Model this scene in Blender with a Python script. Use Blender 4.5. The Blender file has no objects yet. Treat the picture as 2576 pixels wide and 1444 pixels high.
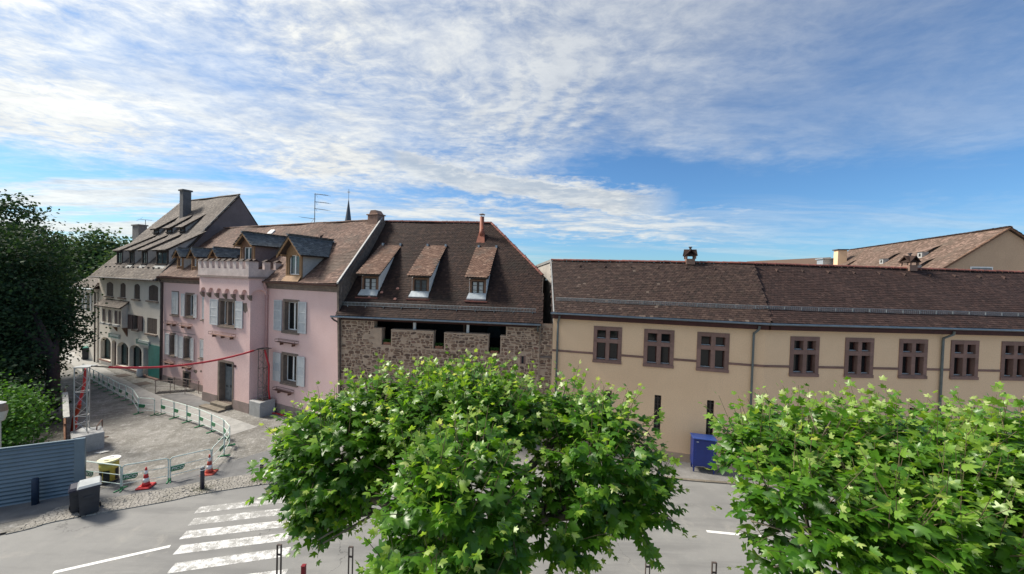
import bpy, math, random
import numpy as np
from mathutils import Vector, Matrix
random.seed(7); RNG = np.random.default_rng(11)
scene = bpy.context.scene
C = scene.collection
R = math.radians

# ------------------------------------------------------------------ camera
CAM_H, F_PX, PITCH, ROLL = 9.3, 940.0, 0.0200, 0.0295
cd = bpy.data.cameras.new('camera'); cam = bpy.data.objects.new('camera', cd); C.objects.link(cam)
cd.sensor_width = 36.0; cd.sensor_fit = 'HORIZONTAL'; cd.lens = 36.0*F_PX/2576.0
cd.clip_start = 0.1; cd.clip_end = 3000
fw = Vector((0, math.cos(PITCH), -math.sin(PITCH))); up0 = Vector((0, math.sin(PITCH), math.cos(PITCH))); rt0 = Vector((1, 0, 0))
rt = rt0*math.cos(ROLL)+up0*math.sin(ROLL); up = up0*math.cos(ROLL)-rt0*math.sin(ROLL)
M = Matrix((rt, up, -fw)).transposed().to_4x4(); M.translation = (0, 0, CAM_H)
cam.matrix_world = M; scene.camera = cam

# ------------------------------------------------------------------ sky, sun, exposure
SUN_AZ, SUN_EL = R(-76), R(46)          # azimuth from +Y, clockwise; the sun stands back left, high
sun_dir = Vector((math.sin(SUN_AZ)*math.cos(SUN_EL), math.cos(SUN_AZ)*math.cos(SUN_EL), math.sin(SUN_EL)))
sl = bpy.data.lights.new('sun', 'SUN'); sl.energy = 3.1; sl.angle = R(13.0); sl.color = (1.0, 0.93, 0.82)
so = bpy.data.objects.new('sun', sl); C.objects.link(so); so.location = (0, 0, 60)
so.rotation_euler = sun_dir.to_track_quat('Z', 'Y').to_euler()
scene.view_settings.view_transform = 'Standard'; scene.view_settings.look = 'None'
scene.view_settings.gamma = 1.0; scene.view_settings.exposure = 1.12
world = bpy.data.worlds.new('World'); scene.world = world; world.use_nodes = True

class NG:
    """small helper to write node graphs as expressions"""
    def __init__(s, nt): s.nt = nt; s.n = nt.nodes; s.l = nt.links
    def node(s, t, **kw):
        n = s.n.new(t)
        for k, v in kw.items(): setattr(n, k, v)
        return n
    def put(s, sock, v):
        if v is None: return
        if isinstance(v, bpy.types.NodeSocket): s.l.new(v, sock)
        else: sock.default_value = v
    def m(s, op, a, b=None, c=None, clamp=False):
        n = s.node('ShaderNodeMath', operation=op, use_clamp=clamp)
        for i, v in enumerate((a, b, c)): s.put(n.inputs[i], v)
        return n.outputs[0]
    def vec(s, x, y, z):
        n = s.node('ShaderNodeCombineXYZ')
        for i, v in enumerate((x, y, z)): s.put(n.inputs[i], v)
        return n.outputs[0]
    def vm(s, op, a, b=None, sc=None):
        n = s.node('ShaderNodeVectorMath', operation=op); s.put(n.inputs[0], a); s.put(n.inputs[1], b)
        if sc is not None: s.put(n.inputs['Scale'], sc)
        return n.outputs[0]
    def noise(s, v, scale, detail=4, rough=.55, dist=0.0, out=0, dim='3D'):
        n = s.node('ShaderNodeTexNoise', noise_dimensions=dim); s.put(n.inputs['Vector'], v)
        for k, x in (('Scale', scale), ('Detail', detail), ('Roughness', rough), ('Distortion', dist)): s.put(n.inputs[k], x)
        return n.outputs[out]
    def ss(s, x, a, b, o0=0.0, o1=1.0):
        n = s.node('ShaderNodeMapRange', interpolation_type='SMOOTHSTEP'); s.put(n.inputs[0], x)
        for i, v in zip((1, 2, 3, 4), (a, b, o0, o1)): s.put(n.inputs[i], v)
        return n.outputs[0]
    def mix(s, f, a, b, blend='MIX'):
        n = s.node('ShaderNodeMix', data_type='RGBA', blend_type=blend); s.put(n.inputs[0], f)
        for i, v in ((6, a), (7, b)):
            if isinstance(v, (tuple, list)): v = (*v[:3], 1.0)
            s.put(n.inputs[i], v)
        return n.outputs[2]
    def ramp(s, f, stops):
        n = s.node('ShaderNodeValToRGB'); s.put(n.inputs[0], f); e = n.color_ramp.elements
        while len(e) < len(stops): e.new(.5)
        for el, (p, c) in zip(e, stops): el.position = p; el.color = (*c, 1)
        return n.outputs[0]

def build_sky():
    nt = world.node_tree; nt.nodes.clear(); g = NG(nt)
    sky = g.node('ShaderNodeTexSky', sky_type='NISHITA', sun_disc=False)
    sky.sun_elevation = SUN_EL; sky.sun_rotation = SUN_AZ; sky.altitude = 150; sky.air_density = 1.0; sky.dust_density = 0.6; sky.ozone_density = 2.5
    co = g.node('ShaderNodeTexCoord').outputs['Generated']
    sp = g.node('ShaderNodeSeparateXYZ'); g.put(sp.inputs[0], co); x, y, z = sp.outputs
    zc = g.m('ADD', g.m('MAXIMUM', z, 0.0), 0.06)
    P = g.vec(g.m('DIVIDE', x, zc), g.m('DIVIDE', y, zc), 0.0)                    # point on a flat cloud sheet
    az = g.m('MULTIPLY', g.m('ARCTAN2', x, y), 57.2958); el = g.m('MULTIPLY', g.m('ARCSINE', z), 57.2958)
    def lut(stops, top):
        f = g.m('DIVIDE', g.m('ADD', az, 60.0), 120.0)
        return g.m('MULTIPLY', g.ramp(f, [((q+60)/120, (v/top,)*3) for q, v in stops]), top)
    wv = g.vm('SCALE', g.vm('SUBTRACT', g.noise(P, .6, 4, .55, out=1), (.5, .5, .5)), sc=.45)
    Pw = g.vm('ADD', P, wv)
    def st(rot, sc):
        m_ = g.node('ShaderNodeMapping'); g.put(m_.inputs[0], Pw); m_.inputs['Rotation'].default_value = (0, 0, R(rot)); m_.inputs['Scale'].default_value = sc; return m_.outputs[0]
    n1 = g.noise(Pw, .9, 5, .6)                                                     # patches
    n2 = g.noise(st(25, (.8, 1.7, 1)), 1.5, 9, .66, .3)                             # streaky fibre
    n4 = g.noise(st(20, (1, 1.35, 1)), 9.5, 5, .66, .25)                              # dapple of the mackerel sheet
    n5 = g.noise(Pw, 3.2, 7, .65)
    e2 = g.m('ADD', el, g.m('ADD', g.m('MULTIPLY', g.m('SUBTRACT', n5, .5), 7.0), g.m('MULTIPLY', g.m('SUBTRACT', n1, .5), 8.0)))
    # the sheet: lower edge by azimuth, thinning to the right
    edge = lut([(-60,10.6),(-46,10.8),(-36,11.4),(-23,11.8),(-9,13.0),(9,17.5),(18,19.5),(28,17.5),(40,15.0),(60,13.0)], 40)
    bank = g.ss(g.m('SUBTRACT', e2, edge), -2.0, 2.6)
    thick = lut([(-60,1.0),(-24,1.0),(-8,.86),(8,.74),(22,.60),(34,.42),(44,.26),(60,.18)], 1)
    amp = g.m('MULTIPLY', g.ss(g.noise(P, .75, 3, .5), .36, .62, .45, 1.9), lut([(-60,1.0),(-10,1.0),(8,.75),(25,.4),(60,.3)], 1))
    dap = g.m('ADD', g.m('MULTIPLY', g.m('SUBTRACT', n4, .5), amp), g.m('MULTIPLY', g.m('SUBTRACT', n1, .47), 2.2))
    rip = g.node('ShaderNodeTexWave', wave_type='BANDS', bands_direction='X'); g.put(rip.inputs['Vector'], st(-12, (1, 1, 1)))
    rip.inputs['Scale'].default_value = 2.2; rip.inputs['Distortion'].default_value = 3.5; rip.inputs['Detail'].default_value = 3; rip.inputs['Detail Scale'].default_value = 1.5
    rmask = g.m('MULTIPLY', g.ss(g.m('ABSOLUTE', g.m('SUBTRACT', az, 5.0)), 4, 15, 1, 0), g.ss(g.m('ABSOLUTE', g.m('SUBTRACT', el, 25.0)), 2, 7, 1, 0))
    dap = g.m('ADD', dap, g.m('MULTIPLY', g.m('MULTIPLY', g.m('SUBTRACT', rip.outputs['Fac'], .5), rmask), .30))
    d1 = g.m('ADD', .70, g.m('ADD', dap, g.m('MULTIPLY', g.m('SUBTRACT', n2, .5), .85)), clamp=True)
    d1 = g.m('MULTIPLY', g.m('MULTIPLY', d1, bank), thick)
    # band of cloud below the sheet and the long grey-bellied cloud
    bc = lut([(-60,6.0),(-32,7.0),(-23,9.2),(-11,9.6),(0,9.3),(12,8.8),(23,8.0),(33,7.4),(60,6.5)], 40)
    ba = lut([(-60,.25),(-38,.3),(-28,.7),(-15,.95),(18,.95),(26,.7),(36,.2),(60,.08)], 1)
    d2 = g.m('MULTIPLY', g.ss(g.m('ABSOLUTE', g.m('SUBTRACT', g.m('ADD', el, g.m('MULTIPLY', g.m('SUBTRACT', n5, .5), 7.5)), bc)), .6, 3.2, 1, 0), g.m('MULTIPLY', ba, g.ss(n2, .25, .62)))
    gc = lut([(-60,18),(-18,16.4),(-9,14.8),(0,14.2),(12,12.3),(18,11.2),(60,9)], 40)
    ga = lut([(-60,0),(-21,0),(-17,.9),(16,.95),(20,.6),(24,0),(60,0)], 1)
    ge = g.m('SUBTRACT', g.m('ADD', el, g.m('MULTIPLY', g.m('SUBTRACT', n5, .5), 6.0)), gc)
    d3 = g.m('MULTIPLY', g.ss(g.m('ABSOLUTE', ge), 1.0, 2.6, 1, 0), ga)
    # low streaks on the left
    n3 = g.noise(st(8, (.20, .75, 1)), 1.0, 8, .6, .3)
    la = lut([(-60,.95),(-30,.9),(-15,.5),(5,.25),(60,.28)], 1)
    d4 = g.m('MULTIPLY', g.m('MULTIPLY', g.ss(n3, .47, .60), la), g.ss(el, 9.5, 12.5, 1, 0))
    dens = g.m('MAXIMUM', g.m('MAXIMUM', d1, d2), g.m('MAXIMUM', d3, d4))
    lum = g.ss(g.m('ADD', g.m('MULTIPLY', n2, .85), g.m('MULTIPLY', n4, .5)), .40, .88)
    cl = g.mix(lum, (3.2, 3.35, 3.5), (5.2, 5.2, 4.9))
    belly = g.m('MULTIPLY', g.m('MULTIPLY', g.ss(ge, -1.6, .4, 0, 1), g.ss(ge, .5, 1.3, 1, 0)), g.m('MULTIPLY', ga, g.ss(n1, .30, .55)))
    cl = g.mix(g.m('MULTIPLY', belly, .8), cl, (2.3, 2.75, 3.3))
    sd = g.node('ShaderNodeVectorMath', operation='DOT_PRODUCT'); g.put(sd.inputs[0], co); sd.inputs[1].default_value = tuple(sun_dir)
    glow = g.m('ADD', 1.0, g.m('MULTIPLY', g.m('POWER', g.m('MAXIMUM', sd.outputs['Value'], 0.0), 4.0), .45))
    cl = g.vm('SCALE', cl, sc=glow)
    skyc = g.vm('MULTIPLY', sky.outputs[0], (0.42, 0.635, 0.80))
    col = g.mix(g.m('MULTIPLY', dens, .94), skyc, cl)
    bg = g.node('ShaderNodeBackground'); g.put(bg.inputs['Color'], col); bg.inputs['Strength'].default_value = 0.083
    out = g.node('ShaderNodeOutputWorld'); g.l.new(bg.outputs[0], out.inputs['Surface'])
build_sky()

# ------------------------------------------------------------------ geometry helpers
class MB:
    def __init__(s): s.v = []; s.f = []
    def add(s, vs, fs):
        o = len(s.v); s.v += [tuple(map(float, p)) for p in vs]; s.f += [tuple(i+o for i in f) for f in fs]; return s
    def poly(s, *pts): return s.add(pts, [tuple(range(len(pts)))])
    def box(s, x0, x1, y0, y1, z0, z1):
        return s.add([(x0,y0,z0),(x1,y0,z0),(x1,y1,z0),(x0,y1,z0),(x0,y0,z1),(x1,y0,z1),(x1,y1,z1),(x0,y1,z1)],
                     [(3,2,1,0),(4,5,6,7),(0,1,5,4),(1,2,6,5),(2,3,7,6),(3,0,4,7)])
    def bbox(s, x0, x1, y0, y1, z0, z1, b):
        """box with chamfered vertical and top edges"""
        P = [(x0+b,y0),(x1-b,y0),(x1,y0+b),(x1,y1-b),(x1-b,y1),(x0+b,y1),(x0,y1-b),(x0,y0+b)]
        cx, cy = (x0+x1)/2, (y0+y1)/2
        kx, ky = 1-2*b/(x1-x0), 1-2*b/(y1-y0)
        Q = [(cx+(p[0]-cx)*kx, cy+(p[1]-cy)*ky) for p in P]
        vs = [(*p, z0) for p in P]+[(*p, z1-b) for p in P]+[(*p, z1) for p in Q]
        fs = [tuple(reversed(range(8))), tuple(range(16, 24))]
        for k in (0, 8):
            for i in range(8): fs.append((k+i, k+(i+1) % 8, k+8+(i+1) % 8, k+8+i))
        return s.add(vs, fs)
    def prism(s, pts, d):
        """closed polygon pts (3D) extruded along vector d"""
        n = len(pts); q = [tuple(p[i]+d[i] for i in range(3)) for p in pts]
        return s.add(list(pts)+q, [tuple(reversed(range(n))), tuple(range(n, 2*n))]+[(i, (i+1) % n, n+(i+1) % n, n+i) for i in range(n)])
    def tube(s, pts, r, n=8, cap=True):
        pts = [Vector(p) for p in pts]; rs = r if isinstance(r, (list, tuple)) else [r]*len(pts)
        rings = []; ref = None
        for i, p in enumerate(pts):
            a = pts[max(i-1, 0)]; b = pts[min(i+1, len(pts)-1)]; t = (b-a).normalized()
            if ref is None: ref = Vector((0, 0, 1)) if abs(t.z) < .9 else Vector((1, 0, 0))
            e1 = t.cross(ref).normalized(); e2 = t.cross(e1).normalized(); ref = e1.cross(t).normalized()
            rings.append([p+(e1*math.cos(2*math.pi*k/n)+e2*math.sin(2*math.pi*k/n))*rs[i] for k in range(n)])
        vs = [v for rg in rings for v in rg]; fs = []
        for i in range(len(pts)-1):
            for k in range(n): fs.append((i*n+k, i*n+(k+1) % n, (i+1)*n+(k+1) % n, (i+1)*n+k))
        if cap: fs += [tuple(range(n)), tuple(range(len(vs)-n, len(vs)))]
        return s.add(vs, fs)
    def lathe(s, prof, c=(0, 0, 0), n=16):
        vs = [(c[0]+r*math.cos(2*math.pi*k/n), c[1]+r*math.sin(2*math.pi*k/n), c[2]+z) for r, z in prof for k in range(n)]
        fs = [(i*n+k, i*n+(k+1) % n, (i+1)*n+(k+1) % n, (i+1)*n+k) for i in range(len(prof)-1) for k in range(n)]
        fs += [tuple(reversed(range(n))), tuple(range(len(vs)-n, len(vs)))]
        return s.add(vs, fs)
    def wall(s, x0, x1, z0, z1, holes=(), y=0.0, depth=.3):
        """front skin in the plane y with real openings and their reveals"""
        xs = sorted({x0, x1, *[h[0] for h in holes], *[h[1] for h in holes]}); zs = sorted({z0, z1, *[h[2] for h in holes], *[h[3] for h in holes]})
        for xa, xb in zip(xs, xs[1:]):
            for za, zb in zip(zs, zs[1:]):
                cx, cz = (xa+xb)/2, (za+zb)/2
                if cx < x0 or cx > x1 or cz < z0 or cz > z1: continue
                if any(h[0] < cx < h[1] and h[2] < cz < h[3] for h in holes): continue
                s.poly((xa,y,za),(xb,y,za),(xb,y,zb),(xa,y,zb))
        for a, b, c, d in holes:
            Y = y+depth
            s.poly((a,y,c),(a,Y,c),(a,Y,d),(a,y,d)); s.poly((b,y,c),(b,y,d),(b,Y,d),(b,Y,c))
            s.poly((a,y,d),(a,Y,d),(b,Y,d),(b,y,d)); s.poly((a,y,c),(b,y,c),(b,Y,c),(a,Y,c))
        return s

def mk(name, mb, mat, parent=None, smooth=False, kind=None):
    me = bpy.data.meshes.new(name); me.from_pydata(mb.v, [], mb.f); me.update()
    if smooth: me.polygons.foreach_set('use_smooth', [True]*len(me.polygons))
    if mat: me.materials.append(mat)
    o = bpy.data.objects.new(name, me); C.objects.link(o)
    if parent: o.parent = parent
    if kind: o['kind'] = kind
    return o
def tag(o, label, cat, group=None):
    o['label'] = label; o['category'] = cat
    if group: o['group'] = group
    return o
def thing(name, label, cat, loc=(0,0,0), rotz=0.0, group=None):
    o = bpy.data.objects.new(name, None); C.objects.link(o); o.empty_display_size = .3
    o.location = loc; o.rotation_euler = (0, 0, rotz); return tag(o, label, cat, group)
def structure(name, mb, mat, smooth=False): return mk(name, mb, mat, None, smooth, 'structure')
def inst(name, me, parent, mat4):
    o = bpy.data.objects.new(name, me); C.objects.link(o); o.parent = parent; o.matrix_local = mat4; return o
def copy_tree(o, parent=None):
    c = o.copy(); C.objects.link(c); c.parent = parent
    for ch in list(o.children): copy_tree(ch, c)
    return c
def text_mesh(txt, size, depth=.004):
    cu = bpy.data.curves.new('lettering', 'FONT'); cu.body = txt; cu.size = size; cu.extrude = depth; cu.align_x = 'CENTER'; cu.align_y = 'CENTER'; cu.shear = .2
    o = bpy.data.objects.new('lettering', cu); C.objects.link(o)
    dg = bpy.context.evaluated_depsgraph_get(); me = bpy.data.meshes.new_from_object(o.evaluated_get(dg))
    bpy.data.objects.remove(o); return me
ORD = ['first','second','third','fourth','fifth','sixth','seventh','eighth','ninth','tenth','eleventh','twelfth','thirteenth','fourteenth','fifteenth','sixteenth','seventeenth']

# ------------------------------------------------------------------ materials
def principled(name):
    m = bpy.data.materials.new(name); m.use_nodes = True; g = NG(m.node_tree); b = m.node_tree.nodes['Principled BSDF']
    return m, g, b
def bump(g, b, h, strength=.3, dist=.02):
    n = g.node('ShaderNodeBump'); n.inputs['Strength'].default_value = strength; n.inputs['Distance'].default_value = dist
    g.put(n.inputs['Height'], h); g.l.new(n.outputs[0], b.inputs['Normal'])
def surf(name, c1, c2=None, scale=3.0, rough=.8, detail=6, fine=None, bmp=0.0, bscale=60, bdist=.01, metal=0.0, spec=.3, lo=.35, hi=.65, island=0.0, streak=0.0):
    """procedural colour with two noise octaves, optional fine speckle, vertical streaks and bump"""
    m, g, b = principled(name); co = g.node('ShaderNodeTexCoord').outputs['Object']
    col = (*c1, 1.0)
    if c2 is not None: col = g.mix(g.ss(g.noise(co, scale, detail, .62), lo, hi), c1, c2)
    if streak:
        mp = g.node('ShaderNodeMapping'); g.put(mp.inputs[0], co); mp.inputs['Scale'].default_value = (2.2, 2.2, .22)
        col = g.mix(g.m('MULTIPLY', g.ss(g.noise(mp.outputs[0], 1.3, 7, .6), .52, .78), streak), col, tuple(.62*x for x in c1))
    if fine:
        col = g.mix(g.ss(g.noise(co, fine, 3, .6), .3, .7, .0, .35), col, tuple(.55*x for x in c1))
    if island:
        gi = g.node('ShaderNodeNewGeometry').outputs['Random Per Island']; oi = g.node('ShaderNodeObjectInfo').outputs['Random']
        r = g.m('FRACT', g.m('ADD', gi, oi)); v = g.m('ADD', 1-island, g.m('MULTIPLY', r, 2*island))
        col = g.vm('SCALE', col, sc=v)
    g.put(b.inputs['Base Color'], col); b.inputs['Roughness'].default_value = rough; b.inputs['Metallic'].default_value = metal; b.inputs['Specular IOR Level'].default_value = spec
    if bmp: bump(g, b, g.noise(co, bscale, 4, .6), bmp, bdist)
    return m
def tile_mat(name, stops, patch, pscale=.5, plo=.5, phi=.7, spec=.25):
    """clay tiles: each tile its own tone, lichen and weather patches over the slope"""
    m, g, b = principled(name); co = g.node('ShaderNodeTexCoord').outputs['Object']
    gi = g.node('ShaderNodeNewGeometry').outputs['Random Per Island']; oi = g.node('ShaderNodeObjectInfo').outputs['Random']
    col = g.ramp(g.m('FRACT', g.m('ADD', gi, oi)), stops)
    big = g.noise(co, pscale, 6, .6)
    col = g.mix(g.ss(big, plo, phi, 0, .75), col, patch)
    col = g.mix(g.ss(g.noise(co, pscale*9, 5, .65), .5, .75, 0, .5), col, tuple(.6*x for x in patch))
    g.put(b.inputs['Base Color'], col); b.inputs['Roughness'].default_value = .8; b.inputs['Specular IOR Level'].default_value = spec
    bump(g, b, g.noise(co, 40, 3, .6), .4, .006)
    return m
def leaf_mat(name, stops, trans=.38, attr=True, tboost=1.6, rough=.42):
    m, g, b = principled(name)
    if attr: f = g.node('ShaderNodeAttribute', attribute_name='tint').outputs['Fac']
    else: f = g.node('ShaderNodeNewGeometry').outputs['Random Per Island']
    col = g.ramp(f, stops); g.put(b.inputs['Base Color'], col); b.inputs['Roughness'].default_value = rough; b.inputs['Specular IOR Level'].default_value = .5 if attr else .25
    t = g.node('ShaderNodeBsdfTranslucent'); g.put(t.inputs['Color'], g.vm('MULTIPLY', col, (tboost*1.1, tboost, tboost*.45)))
    mx = g.node('ShaderNodeMixShader'); mx.inputs[0].default_value = trans
    g.l.new(b.outputs[0], mx.inputs[1]); g.l.new(t.outputs[0], mx.inputs[2])
    g.l.new(mx.outputs[0], m.node_tree.nodes['Material Output'].inputs['Surface'])
    return m
def glass_mat(name, c=(.012,.014,.016), rough=.06):
    m, g, b = principled(name); b.inputs['Base Color'].default_value = (*c, 1); b.inputs['Roughness'].default_value = rough; b.inputs['Specular IOR Level'].default_value = .5
    return m
MT = {}
MT['asphalt'] = None
def road_mat():
    m, g, b = principled('asphalt'); co = g.node('ShaderNodeTexCoord').outputs['Object']
    col = g.mix(g.ss(g.noise(co, .35, 6, .65), .35, .65), (.195,.193,.186), (.25,.246,.232))
    mp = g.node('ShaderNodeMapping'); g.put(mp.inputs[0], co); mp.inputs['Scale'].default_value = (.12, .9, 1)
    col = g.mix(g.ss(g.noise(mp.outputs[0], 1.2, 6, .65), .46, .66, 0, .75), col, (.145,.144,.14))
    col = g.mix(g.ss(g.noise(co, .9, 7, .7, .8), .55, .70, 0, .55), col, (.30,.285,.255))
    col = g.mix(g.ss(g.noise(co, 55, 3, .6), .35, .7, 0, .5), col, (.14,.138,.134))
    vo = g.node('ShaderNodeTexVoronoi', feature='DISTANCE_TO_EDGE'); vo.inputs['Scale'].default_value = .17
    g.put(vo.inputs['Vector'], g.vm('ADD', co, g.vm('SCALE', g.noise(co, 1.1, 5, .6, out=1), sc=1.6)))
    crack = g.m('MULTIPLY', g.ss(vo.outputs['Distance'], 0, .004, 1, 0), g.ss(g.noise(co, .25, 2), .5, .56))
    col = g.mix(g.m('MULTIPLY', crack, .7), col, (.05,.05,.048))
    g.put(b.inputs['Base Color'], col); b.inputs['Roughness'].default_value = .85; bump(g, b, g.noise(co, 90, 3, .6), .35, .006); return m
def gravel_mat():
    m, g, b = principled('gravel'); co = g.node('ShaderNodeTexCoord').outputs['Object']
    col = g.mix(g.ss(g.noise(co, .55, 8, .68, .5), .38, .64), (.155,.147,.13), (.285,.275,.255))
    col = g.mix(g.ss(g.noise(co, 2.8, 7, .72, .6), .48, .66, 0, .9), col, (.40,.39,.37))
    col = g.mix(g.ss(g.noise(co, 1.6, 6, .7), .52, .70, 0, .7), col, (.13,.122,.108))
    vo = g.node('ShaderNodeTexVoronoi'); vo.inputs['Scale'].default_value = 14; g.put(vo.inputs['Vector'], co)
    col = g.mix(g.ss(vo.outputs['Distance'], .25, .6, 0, .45), col, (.15,.14,.12))
    g.put(b.inputs['Base Color'], col); b.inputs['Roughness'].default_value = .95
    bump(g, b, g.m('ADD', g.noise(co, 6, 8, .7), g.m('MULTIPLY', vo.outputs['Distance'], -.5)), .9, .05); return m
MT['asphalt'] = road_mat(); MT['gravel'] = gravel_mat()
MT['earth'] = surf('earth', (.16,.15,.13), (.24,.22,.19), 1.2, .95, 8, 20, .5, 30, .02)
MT['pave'] = surf('pavement', (.19,.182,.17), (.26,.25,.235), 1.5, .9, 8, 30, .5, 50, .01)
MT['walk'] = surf('light_walk', (.30,.295,.28), (.39,.38,.36), 2.0, .9, 8, 25, .4, 40, .01)
MT['patch'] = surf('asphalt_patch', (.14,.14,.14), (.19,.19,.188), 1.5, .9, 7, 45, .4, 80, .006)
MT['sand'] = surf('sand', (.42,.34,.22), (.30,.27,.22), 2.5, .95, 8, 25, .5, 40, .02)
MT['grass'] = surf('weed', (.10,.13,.04), (.20,.19,.08), 6, .9, 6)
MT['paint'] = None
def paint_mat(name='road_paint', lo=.455, hi=.56):
    m, g, b = principled(name); co = g.node('ShaderNodeTexCoord').outputs['Object']
    n = g.m('ADD', g.m('MULTIPLY', g.noise(co, 3.2, 8, .75), .65), g.m('MULTIPLY', g.noise(co, 26, 5, .7), .35))
    col = g.mix(g.ss(n, lo, hi), (.62,.615,.60), (.27,.265,.25))
    g.put(b.inputs['Base Color'], col); b.inputs['Roughness'].default_value = .8; return m
MT['paint'] = paint_mat(); MT['paint_worn'] = paint_mat('road_paint_worn', .41, .52)
MT['paintline'] = surf('line_paint', (.74,.73,.70), (.5,.49,.47), 9, .8, 6, None, 0, 60, .01, lo=.5, hi=.8)
MT['pink'] = surf('pink_plaster', (.83,.585,.545), (.79,.545,.505), .8, .92, 8, 18, .25, 90, .004, streak=.16)
MT['grey_pink'] = surf('pink_plaster_pale', (.70,.585,.54), (.52,.43,.40), 1.6, .92, 8, 14, .25, 80, .004, streak=.7)
MT['plinth'] = surf('plinth', (.34,.26,.235), (.26,.21,.185), 1.5, .95, 8, 15, .4, 50, .01)
MT['ochre'] = surf('ochre_plaster', (.86,.605,.385), (.82,.57,.36), .6, .92, 8, 22, .25, 90, .004, streak=.14)
MT['ochre_base'] = surf('ochre_base', (.50,.36,.26), (.44,.33,.24), .8, .92, 8, 20, .3, 70, .006)
MT['cream'] = surf('cream_plaster', (.83,.755,.655), (.77,.70,.605), .8, .92, 8, 18, .25, 80, .004, streak=.2)
MT['greywall'] = surf('grey_plaster', (.50,.47,.43), (.40,.37,.34), 1.0, .92, 8, 12, .3, 60, .006, streak=.5)
MT['brownwall'] = surf('brown_gable', (.20,.155,.15), (.16,.125,.12), .8, .95, 7, 10, .3, 40, .01, streak=.2)
MT['sandstone'] = surf('red_sandstone', (.275,.165,.135), (.215,.135,.11), 2.2, .88, 8, 18, .35, 50, .008, island=.12)
MT['sandstone_grey'] = surf('grey_sandstone', (.25,.19,.155), (.17,.135,.11), 2.5, .9, 8, 16, .4, 40, .01, streak=.4)
MT['mortar'] = surf('mortar', (.56,.405,.29), (.46,.335,.245), 2.4, .95, 8, 25, .8, 26, .03)
MT['rubble'] = None
def stone_mat():
    m, g, b = principled('rubble_stone'); co = g.node('ShaderNodeTexCoord').outputs['Object']
    gi = g.node('ShaderNodeNewGeometry').outputs['Random Per Island']; oi = g.node('ShaderNodeObjectInfo').outputs['Random']
    col = g.ramp(g.m('FRACT', g.m('ADD', gi, oi)), [(0,(.095,.058,.043)),(.25,(.16,.092,.062)),(.5,(.22,.130,.088)),(.75,(.28,.18,.122)),(.92,(.38,.27,.19)),(1,(.19,.082,.062))])
    col = g.mix(g.ss(g.noise(co, 11, 6, .7), .45, .75, 0, .45), col, (.40,.29,.21))
    g.put(b.inputs['Base Color'], col); b.inputs['Roughness'].default_value = .92; bump(g, b, g.noise(co, 28, 5, .65), .6, .015); return m
MT['rubble'] = stone_mat()
MT['rubblewall'] = surf('rubble_gable', (.22,.165,.13), (.12,.095,.08), 5, .95, 8, 12, .9, 9, .05)
MT['tile_stone'] = tile_mat('tiles_dark', [(0,(0.023,0.013,0.011)),(.4,(0.032,0.017,0.014)),(.75,(0.041,0.023,0.017)),(.95,(0.051,0.028,0.021)),(1,(0.066,0.037,0.030))], (0.026,0.020,0.016), .45)
MT['tile_dormer'] = tile_mat('tiles_dormer', [(0,(0.120,0.066,0.046)),(.5,(0.160,0.090,0.064)),(.85,(0.200,0.120,0.084)),(1,(0.272,0.176,0.128))], (0.128,0.096,0.076), 1.2)
MT['tile_pink'] = tile_mat('tiles_weathered', [(0,(0.083,0.048,0.037)),(.35,(0.119,0.068,0.052)),(.7,(0.155,0.090,0.067)),(.92,(0.194,0.119,0.090)),(1,(0.238,0.158,0.122))], (0.090,0.068,0.054), .35)
MT['tile_white'] = tile_mat('tiles_grey', [(0,(0.088,0.072,0.062)),(.4,(0.120,0.098,0.084)),(.8,(0.152,0.126,0.108)),(1,(0.216,0.184,0.152))], (0.088,0.074,0.064), .4)
MT['tile_yellow'] = tile_mat('tiles_brown', [(0,(0.030,0.020,0.017)),(.4,(0.043,0.026,0.022)),(.8,(0.055,0.035,0.028)),(.985,(0.072,0.046,0.037)),(1,(0.128,0.099,0.081))], (0.049,0.039,0.029), .28, .52, .78)
MT['tile_right'] = tile_mat('tiles_new_brown', [(0,(0.032,0.020,0.017)),(.5,(0.044,0.026,0.022)),(.9,(0.057,0.033,0.027)),(1,(0.070,0.043,0.035))], (0.064,0.031,0.023), .22, .56, .8)
MT['tile_far'] = tile_mat('tiles_mottled', [(0,(0.098,0.066,0.049)),(.4,(0.132,0.089,0.068)),(.75,(0.170,0.115,0.089)),(1,(0.255,0.170,0.136))], (0.128,0.098,0.076), .5)
MT['ridge'] = surf('ridge_clay', (.24,.085,.065), (.19,.075,.06), 4, .8, 6, 20, .3, 40, .005, island=.25)
MT['slate'] = tile_mat('slate', [(0,(.075,.085,.092)),(.5,(.105,.118,.125)),(.9,(.14,.155,.16)),(1,(.19,.20,.205))], (.12,.135,.125), 1.6, .5, .7, .5)
MT['deck'] = surf('roof_deck', (.07,.05,.042), (.05,.04,.035), 3, .95)
MT['wood_red'] = surf('soffit_red_brown', (.075,.028,.022), (.055,.022,.018), 4, .75, 5)
MT['wood_brown'] = surf('brown_timber', (.23,.125,.075), (.17,.09,.055), 6, .7, 6, 25, .3, 40, .005, streak=.3)
MT['wood_ochre'] = surf('ochre_timber', (.34,.20,.10), (.26,.15,.075), 6, .7, 6, 25, .3, 40, .005)
MT['wood_dark'] = surf('dark_timber', (.045,.035,.03), (.07,.052,.042), 6, .75, 5)
MT['board'] = surf('shutter_brown', (.12,.09,.075), (.09,.068,.058), 5, .75, 6)
MT['board_plum'] = surf('shutter_plum', (.105,.065,.065), (.08,.05,.05), 5, .7, 6)
MT['shutter'] = surf('shutter_grey', (.56,.57,.57), (.50,.51,.51), 4, .6, 6, None, .1, 60, .003)
MT['white'] = surf('white_frame', (.80,.80,.78), (.74,.74,.72), 5, .45, 4)
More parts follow.
